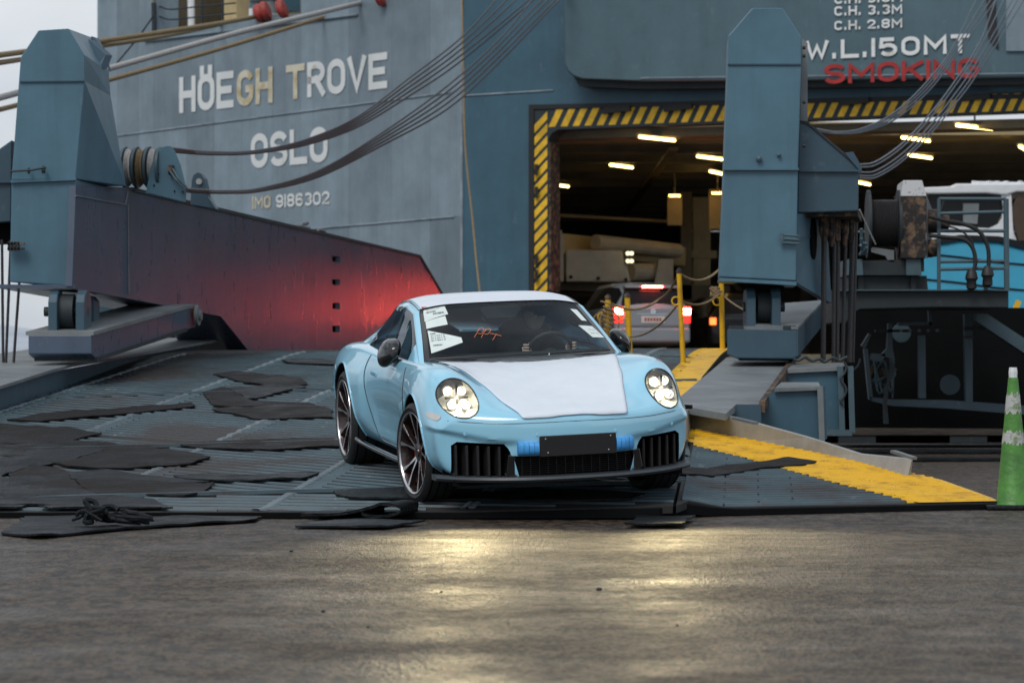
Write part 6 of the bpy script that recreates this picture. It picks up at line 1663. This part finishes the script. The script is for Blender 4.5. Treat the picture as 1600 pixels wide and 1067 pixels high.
barcode(.80, .29, .93, .295, 6, s3); barcode(.80, .34, .90, .345, 6, s3)
red = mat('red_sticker', (.6, .04, .03), .5, 0, 0)
p = cabS(3.0, -2.62); b = MB(); b.box((p.x-.03, p.y-.002, p.z+.001), (p.x+.02, p.y+.02, p.z+.008)); b.build('red_tab', red, rf)
orange = mat('orange_marker', (.75, .22, .10), .6, 0, 0)
pp = [[(-.40, .26), (-.355, .40)], [(-.375, .345), (-.33, .40), (-.29, .375), (-.32, .31), (-.365, .32)], [(-.31, .25), (-.265, .385)], [(-.285, .33), (-.24, .385), (-.20, .36), (-.23, .30), (-.275, .305)], [(-.20, .31), (-.05, .265)], [(-.155, .21), (-.115, .295)]]
b = MB()
pp = [[(-.45+(a+.40)*.74+.35*(c_-.21), .25+(c_-.21)*.85) for a, c_ in st_] for st_ in pp]
for st_ in pp: b.tube([winpos(u, v_, .004) for u, v_, *_ in spl([(a, c, 0) for a, c in st_], 4)] if False else [winpos(q.x, q.y, .004) for q in spl([(a, c, 0) for a, c in st_], 4)], .0022, 5)
b.build('marker_writing', orange, car)
# --- interior
dark = mat('black_interior', (.018, .02, .022), .6, 0, .2, 20); seatm = mat('dark_seat_leather', (.035, .038, .042), .5, 0, .2, 20)
b = MB(); v = []; f = []
for i in range(21):
    x = -.64+1.28*i/20; v += [(x, 1.50+.1*(x/.7)**2, .875), (x, 1.72, .915), (x, 1.92, .89), (x, 1.98, .78), (x, 1.96, .5)]
for i in range(20):
    for k in range(4): a = i*5+k; f.append((a, a+5, a+6, a+1))
b.add(v, f).build('dashboard', dark, car, 40)
b = MB(); b.box((-.66, 1.6, .30), (.66, 3.2, .34)); b.box((-.66, 3.0, .3), (.66, 3.06, .98)); b.build('cabin_floor', dark, car)
for s in (-1, 1):
    b = MB(); b.box((s*.64-.02, 1.55, .32), (s*.64+.02, 3.1, .875)); b.build('door_card', dark, car)
for s in (-1, 1):
    x = s*.36
    st_ = MB().prism([(x-.24, 2.45, .50), (x-.25, 2.62, .85), (x-.20, 2.72, 1.02), (x-.11, 2.76, 1.08), (x-.10, 2.79, 1.16), (x+.10, 2.79, 1.16), (x+.11, 2.76, 1.08), (x+.20, 2.72, 1.02), (x+.25, 2.62, .85), (x+.24, 2.45, .50)], (0, .11, .0))
    so2 = st_.build('seat', seatm, car, None, .03); b = MB(); b.box((x-.24, 2.02, .36), (x+.24, 2.55, .52)); b.build('seat_cushion', seatm, so2, None, .04)
# steering wheel on the image-right side (left-hand drive)
sw = Vector((.36, 2.05, .86)); axs = Vector((0, .92, .38)).normalized(); u_ = Vector((1, 0, 0)); w_ = axs.cross(u_)
b = MB(); b.tube([sw+(u_*math.cos(a)+w_*math.sin(a))*.175 for a in [k*math.pi/16 for k in range(32)]], .015, 8, closed=True)
swo = b.build('steering_wheel', dark, car, 60)
b = MB(); b.lathe([(.01, -.02), (.06, -.02), (.06, .02), (.01, .02)], sw-axs*.03, axs, 16); bar3(b, sw-u_*.17, sw+u_*.17, .03, .012); bar3(b, sw, sw-w_*.17 if w_.z > 0 else sw+w_*.17, .03, .012); b.build('wheel_hub', dark, swo)
# mirror
p = cabS(2.55, 0)+Vector((0, .03, -.035)); b = MB(); b.prism([(x, p.y+.02, p.z+z) for x, z in ((-.16, -.01), (-.13, .03), (.13, .03), (.16, -.01), (.11, -.075), (-.11, -.075))], (0, .05, -.02)); mo = b.build('sensor_housing', dark, car, None, .01)
b = MB(); b.prism([(x, p.y+.10, p.z-.06+z) for x, z in ((-.125, -.025), (-.115, .03), (.115, .03), (.125, -.025), (.10, -.04), (-.10, -.04))], (0, .03, 0)); b.build('rear_view_mirror', mat('mirror_back', (.16, .19, .2), .3, 0, 0), mo, None, .01)
# wing mirrors
def wing_mirror(s):
    b = MB(); c = Vector((s*.868, 1.88, .935)); v = []; f = []; na, nb_ = 24, 12
    for j in range(nb_+1):
        t = j/nb_; y = -.09+.17*t; k = math.sin(math.pi*min(1, .05+t*.50))**.55
        for i in range(na):
            a = 2*math.pi*i/na; ca, sa = math.cos(a), math.sin(a)
            x = .082*k*(abs(ca)**.85)*(1 if ca > 0 else -1)*s; z = .098*k*(abs(sa)**.85)*(1 if sa > 0 else -1)
            xo = x*s; z *= (1.0 if xo > 0 else .92+.0*xo)
            z += -.45*xo                                   # the shell droops outwards
            v.append(c+Vector((x, y+.25*xo, z)))
    for j in range(nb_):
        for i in range(na): f.append((j*na+i, j*na+(i+1) % na, (j+1)*na+(i+1) % na, (j+1)*na+i))
    f += [tuple(range(na)), tuple(range(nb_*na, (nb_+1)*na))]
    b.add(v, f); o = b.build('wing_mirror', gloss_black, car, 50)
    b = MB(); b.prism([(s*.77, 1.84, .845), (s*.77, 1.96, .845), (s*.83, 1.96, .87), (s*.86, 1.94, .90), (s*.86, 1.84, .90), (s*.82, 1.83, .865)], (0, 0, .03)); b.build('mirror_arm', gloss_black, o, None, .006)
for s in (-1, 1): wing_mirror(s)
# --- wheels
rim_f = mat('machined_alloy', (.62, .62, .63), .22, .9, 0); rim_d = mat('dark_alloy', (.055, .035, .034), .25, .6, 0, coat=.5)
disc_m = mat('brake_disc', (.42, .24, .20), .35, .8, .2, 30)
def wheel(s, yc, r, wdt, xo, steer=0.):
    root = bpy.data.objects.new('wheel', None); root['_local'] = 1; link(root); root.parent = car
    root.location = (s*xo, yc, r-.040); root.rotation_euler = (0, 0, steer if s > 0 else steer+math.pi)
    # local +x points outward
    rim = r-(.066 if yc < 2 else .074); h = wdt/2
    b = MB(); b.lathe([(rim-.006, -h+.02), (rim+.02, -h), (r-.03, -h), (r-.008, -h+.02), (r, -h+.05), (r, h-.05), (r-.006, h-.022), (r-.026, h-.004), (rim+.03, h+.004), (rim+.004, h-.006), (rim-.008, h-.02)], (0, 0, 0), (1, 0, 0), 72, closed=True)
    tr = b.build('tyre', M['tyre'], root, 40)
    for k in (-.35, -.12, .12, .35):
        bb_ = MB(); bb_.lathe([(r+.0006, k*wdt-.005), (r+.0006, k*wdt+.005), (r-.004, k*wdt+.005), (r-.004, k*wdt-.005)], (0, 0, 0), (1, 0, 0), 60, closed=True); bb_.build('tread_groove', M['void'], tr)
    b = MB(); b.lathe([(rim+.004, h-.008), (rim+.002, h-.001), (rim-.010, h-.004), (rim-.022, h-.03), (rim-.03, -h+.03), (rim-.004, -h+.01)], (0, 0, 0), (1, 0, 0), 72, closed=True); rb = b.build('rim_barrel', rim_d, root, 40)
    b = MB(); b.lathe([(rim+.003, h-.003), (rim+.001, h+.002), (rim-.009, h-.001), (rim-.012, h-.008)], (0, 0, 0), (1, 0, 0), 72, closed=True); b.build('rim_edge', rim_f, rb, 40)
    x0 = h-.035
    for k in range(5):
        a0 = 2*math.pi*k/5+.2
        for sgn in (-1, 1):      # double spokes, machined face over dark flank
            a_in = a0+sgn*.16; a_out = a0+sgn*.275
            def pt(rad, ang, x): return Vector((x, math.cos(ang)*rad, math.sin(ang)*rad))
            wi, wo_ = .015, .020
            for (dx, dep, w_m, mm) in ((0, .035, 1.0, rim_d), (.0008, .004, .72, rim_f)):
                b = MB()
                da_i, da_o = wi*w_m/.065, wo_*w_m/(rim-.012)
                q = [pt(.062, a_in-da_i, x0-.012+dx), pt(.062, a_in+da_i, x0-.012+dx), pt(rim*.6, (a_in+a_out)/2+.034*w_m, x0+.008+dx), pt(rim-.012, a_out+da_o, h-.010+dx), pt(rim-.012, a_out-da_o, h-.010+dx), pt(rim*.6, (a_in+a_out)/2-.034*w_m, x0+.008+dx)]
                b.prism(q, (-dep, 0, 0)); b.build('spoke', mm, rb)
    b = MB(); b.lathe([(.005, x0-.002), (.030, x0), (.034, x0-.008), (.07, x0-.012), (.075, x0-.05), (.005, x0-.05)], (0, 0, 0), (1, 0, 0), 30); b.build('hub_cap', rim_d, rb, 40)
    b = MB(); b.lathe([(.07, -.02), (.195, -.02), (.195, .012), (.07, .012)], (0, 0, 0), (1, 0, 0), 48, closed=True); b.lathe([(.02, .012), (.09, .03), (.09, -.02), (.02, -.02)], (0, 0, 0), (1, 0, 0), 30, closed=True); b.build('brake_disc', disc_m, root, 40)
    b = MB(); sgn = 1 if yc < 2 else -1
    sgn2 = s*sgn
    q = [(.035, math.cos(t)*rr_, math.sin(t)*rr_) for rr_, ts in ((.21, (-.5, -.25, 0, .25, .5)), (.12, (.5, .25, 0, -.25, -.5))) for t in ts]
    q = [(x, y*sgn2, z) for x, y, z in q]; b.prism(q, (-.07, 0, 0)); b.build('brake_caliper', mat('red_caliper', (.55, .05, .02), .35, 0, 0, coat=.4), root, None, .008)
for s in (-1, 1):
    wheel(s, AY, FR, .245, .805, R(7))
    wheel(s, BY, RR_, .30, .785, 0.)
# --- tail lamp glow on the ramp comes from the emissive bar

# ------------------------------------------------------------ driver
dr = bpy.data.objects.new('person', None); dr['_local'] = 1; col.objects.link(dr); dr.matrix_world = car.matrix_world.copy()
tag(dr, 'person in dark clothing and cap driving the pale blue coupe, hands on the wheel', 'person')
skin_m = mat('skin', (.55, .36, .28), .5, 0, .05, 20); cloth = mat('dark_jacket', (.025, .03, .038), .8, 0, .3, 20)
def skinned(verts, edges, radii, root, m, name, sub=2):
    me = bpy.data.meshes.new(name); me.from_pydata(verts, edges, []); o = bpy.data.objects.new(name, me); col.objects.link(o)
    md = o.modifiers.new('skin', 'SKIN'); sk = me.skin_vertices[0].data
    for i, r in enumerate(radii): sk[i].radius = (r, r) if not isinstance(r, tuple) else r
    sk[root].use_root = True; sb = o.modifiers.new('sub', 'SUBSURF'); sb.levels = sub; sb.render_levels = sub
    apply_mods(o); o.data.materials.clear(); o.data.materials.append(m); shade(o.data, 180); o.data.name = name; return o
dx = .36
V_ = [(dx, 2.42, .50), (dx, 2.50, .66), (dx, 2.53, .82), (dx, 2.52, .93), (dx, 2.49, 1.00), (dx, 2.475, 1.05),
      (dx-.17, 2.50, .91), (dx-.23, 2.36, .74), (dx-.17, 2.13, .86), (dx+.17, 2.50, .91), (dx+.23, 2.36, .74), (dx+.17, 2.13, .86),
      (dx-.10, 2.12, .52), (dx-.12, 1.80, .44), (dx+.10, 2.12, .52), (dx+.12, 1.80, .44)]
E_ = [(0, 1), (1, 2), (2, 3), (3, 4), (4, 5), (3, 6), (6, 7), (7, 8), (3, 9), (9, 10), (10, 11), (0, 12), (12, 13), (0, 14), (14, 15)]
Rd = [(.16, .12), (.155, .12), (.17, .12), (.10, .08), (.055, .06), (.055, .06), .065, .05, .035, .065, .05, .035, .08, .055, .08, .055]
tor = skinned(V_, E_, Rd, 0, cloth, 'jacket'); tor.parent = dr
# head with face
bm = bmesh.new(); bmesh.ops.create_uvsphere(bm, u_segments=32, v_segments=24, radius=1)
for v in bm.verts:
    x, y, z = v.co; f_ = max(0, -y)
    X, Y, Z = x*.078, y*.098, z*.118
    if z < 0: X *= 1+.28*z*(.6+.4*f_); Y *= 1+.10*z
    Y -= .022*math.exp(-((x/.16)**2+((z+.12)/.20)**2))*(y < 0)                     # nose
    Y += .012*math.exp(-(((abs(x)-.38)/.17)**2+((z-.08)/.14)**2))*(y < 0)           # eye sockets
    Y -= .006*math.exp(-((x/.3)**2+((z+.46)/.07)**2))*(y < 0)                       # lips
    Y -= .010*math.exp(-((x/.3)**2+((z+.80)/.15)**2))*(y < 0)                       # chin
    X += .012*(1 if x > 0 else -1)*math.exp(-(((abs(x)-1)/.12)**2+((z+.0)/.22)**2+((y-.05)/.22)**2))  # ears
    v.co = (X, Y, Z)
me = bpy.data.meshes.new('head'); bm.to_mesh(me); bm.free(); me.materials.append(skin_m); shade(me, 180)
hd = bpy.data.objects.new('head', me); link(hd); hd.parent = dr; hd.location = (dx, 2.46, 1.125); hd.rotation_euler = (R(6), 0, R(12))
hair = mat('dark_hair', (.012, .01, .008), .7, 0, 0)
bm = bmesh.new(); bmesh.ops.create_uvsphere(bm, u_segments=28, v_segments=20, radius=1)
for v in list(bm.verts):
    x, y, z = v.co
    if z < .18-.75*max(0, y): bm.verts.remove(v)
for v in bm.verts: v.co = (v.co.x*.086, v.co.y*.106, v.co.z*.124)
me = bpy.data.meshes.new('cap'); bm.to_mesh(me); bm.free(); me.materials.append(hair); shade(me, 180); cp = bpy.data.objects.new('cap', me); link(cp); cp.parent = hd
b = MB(); b.prism([(-.06, -.09, .03), (.06, -.09, .03), (.045, -.155, .02), (0, -.17, .018), (-.045, -.155, .02)], (0, 0, .008)); b.build('cap_peak', hair, cp)
eye_w = mat('eye_white', (.7, .7, .68), .3, 0, 0)
for s in (-1, 1):
    b = MB(); b.lathe([(.001, -.011), (.008, -.008), (.011, 0), (.008, .008), (.001, .011)], (s*.030, -.082, .008), (0, 1, 0), 12); b.build('eye', eye_w, hd, 60)
# hands round the wheel
for s in (-1, 1):
    pw = Vector((dx+s*.17, 2.13, .86)); g_ = sw+u_*s*.165+w_*(.05 if w_.z > 0 else -.05)
    V2 = [tuple(pw), tuple(pw.lerp(g_, .55)+Vector((0, .01, .01))), tuple(g_+Vector((0, .035, .0)))]; E2 = [(0, 1), (1, 2)]; R2 = [.024, (.034, .02), (.034, .018)]
    for k in range(4):
        base = g_+Vector((s*.01, .03, .030-.02*k)); n0 = len(V2)
        V2 += [tuple(base), tuple(base+Vector((s*.026, -.025, 0))), tuple(base+Vector((s*.010, -.05, .0))), tuple(base+Vector((-s*.014, -.046-.003*k, 0)))]
        E2 += [(2, n0), (n0, n0+1), (n0+1, n0+2), (n0+2, n0+3)]; R2 += [.010, .009, .0085, .007]
    n0 = len(V2); V2 += [tuple(g_+Vector((-s*.02, .02, .04))), tuple(g_+Vector((-s*.022, -.015, .05)))]; E2 += [(1, n0), (n0, n0+1)]; R2 += [.011, .009]
    ho = skinned(V2, E2, R2, 0, skin_m, 'hand'); ho.parent = dr
b = MB(); b.tube([Vector((dx+.17, 2.56, 1.0)), Vector((dx+.10, 2.40, .97)), Vector((dx, 2.385, .85)), Vector((dx-.14, 2.33, .62))], .018, 6); b.build('seat_belt', M['void'], dr)
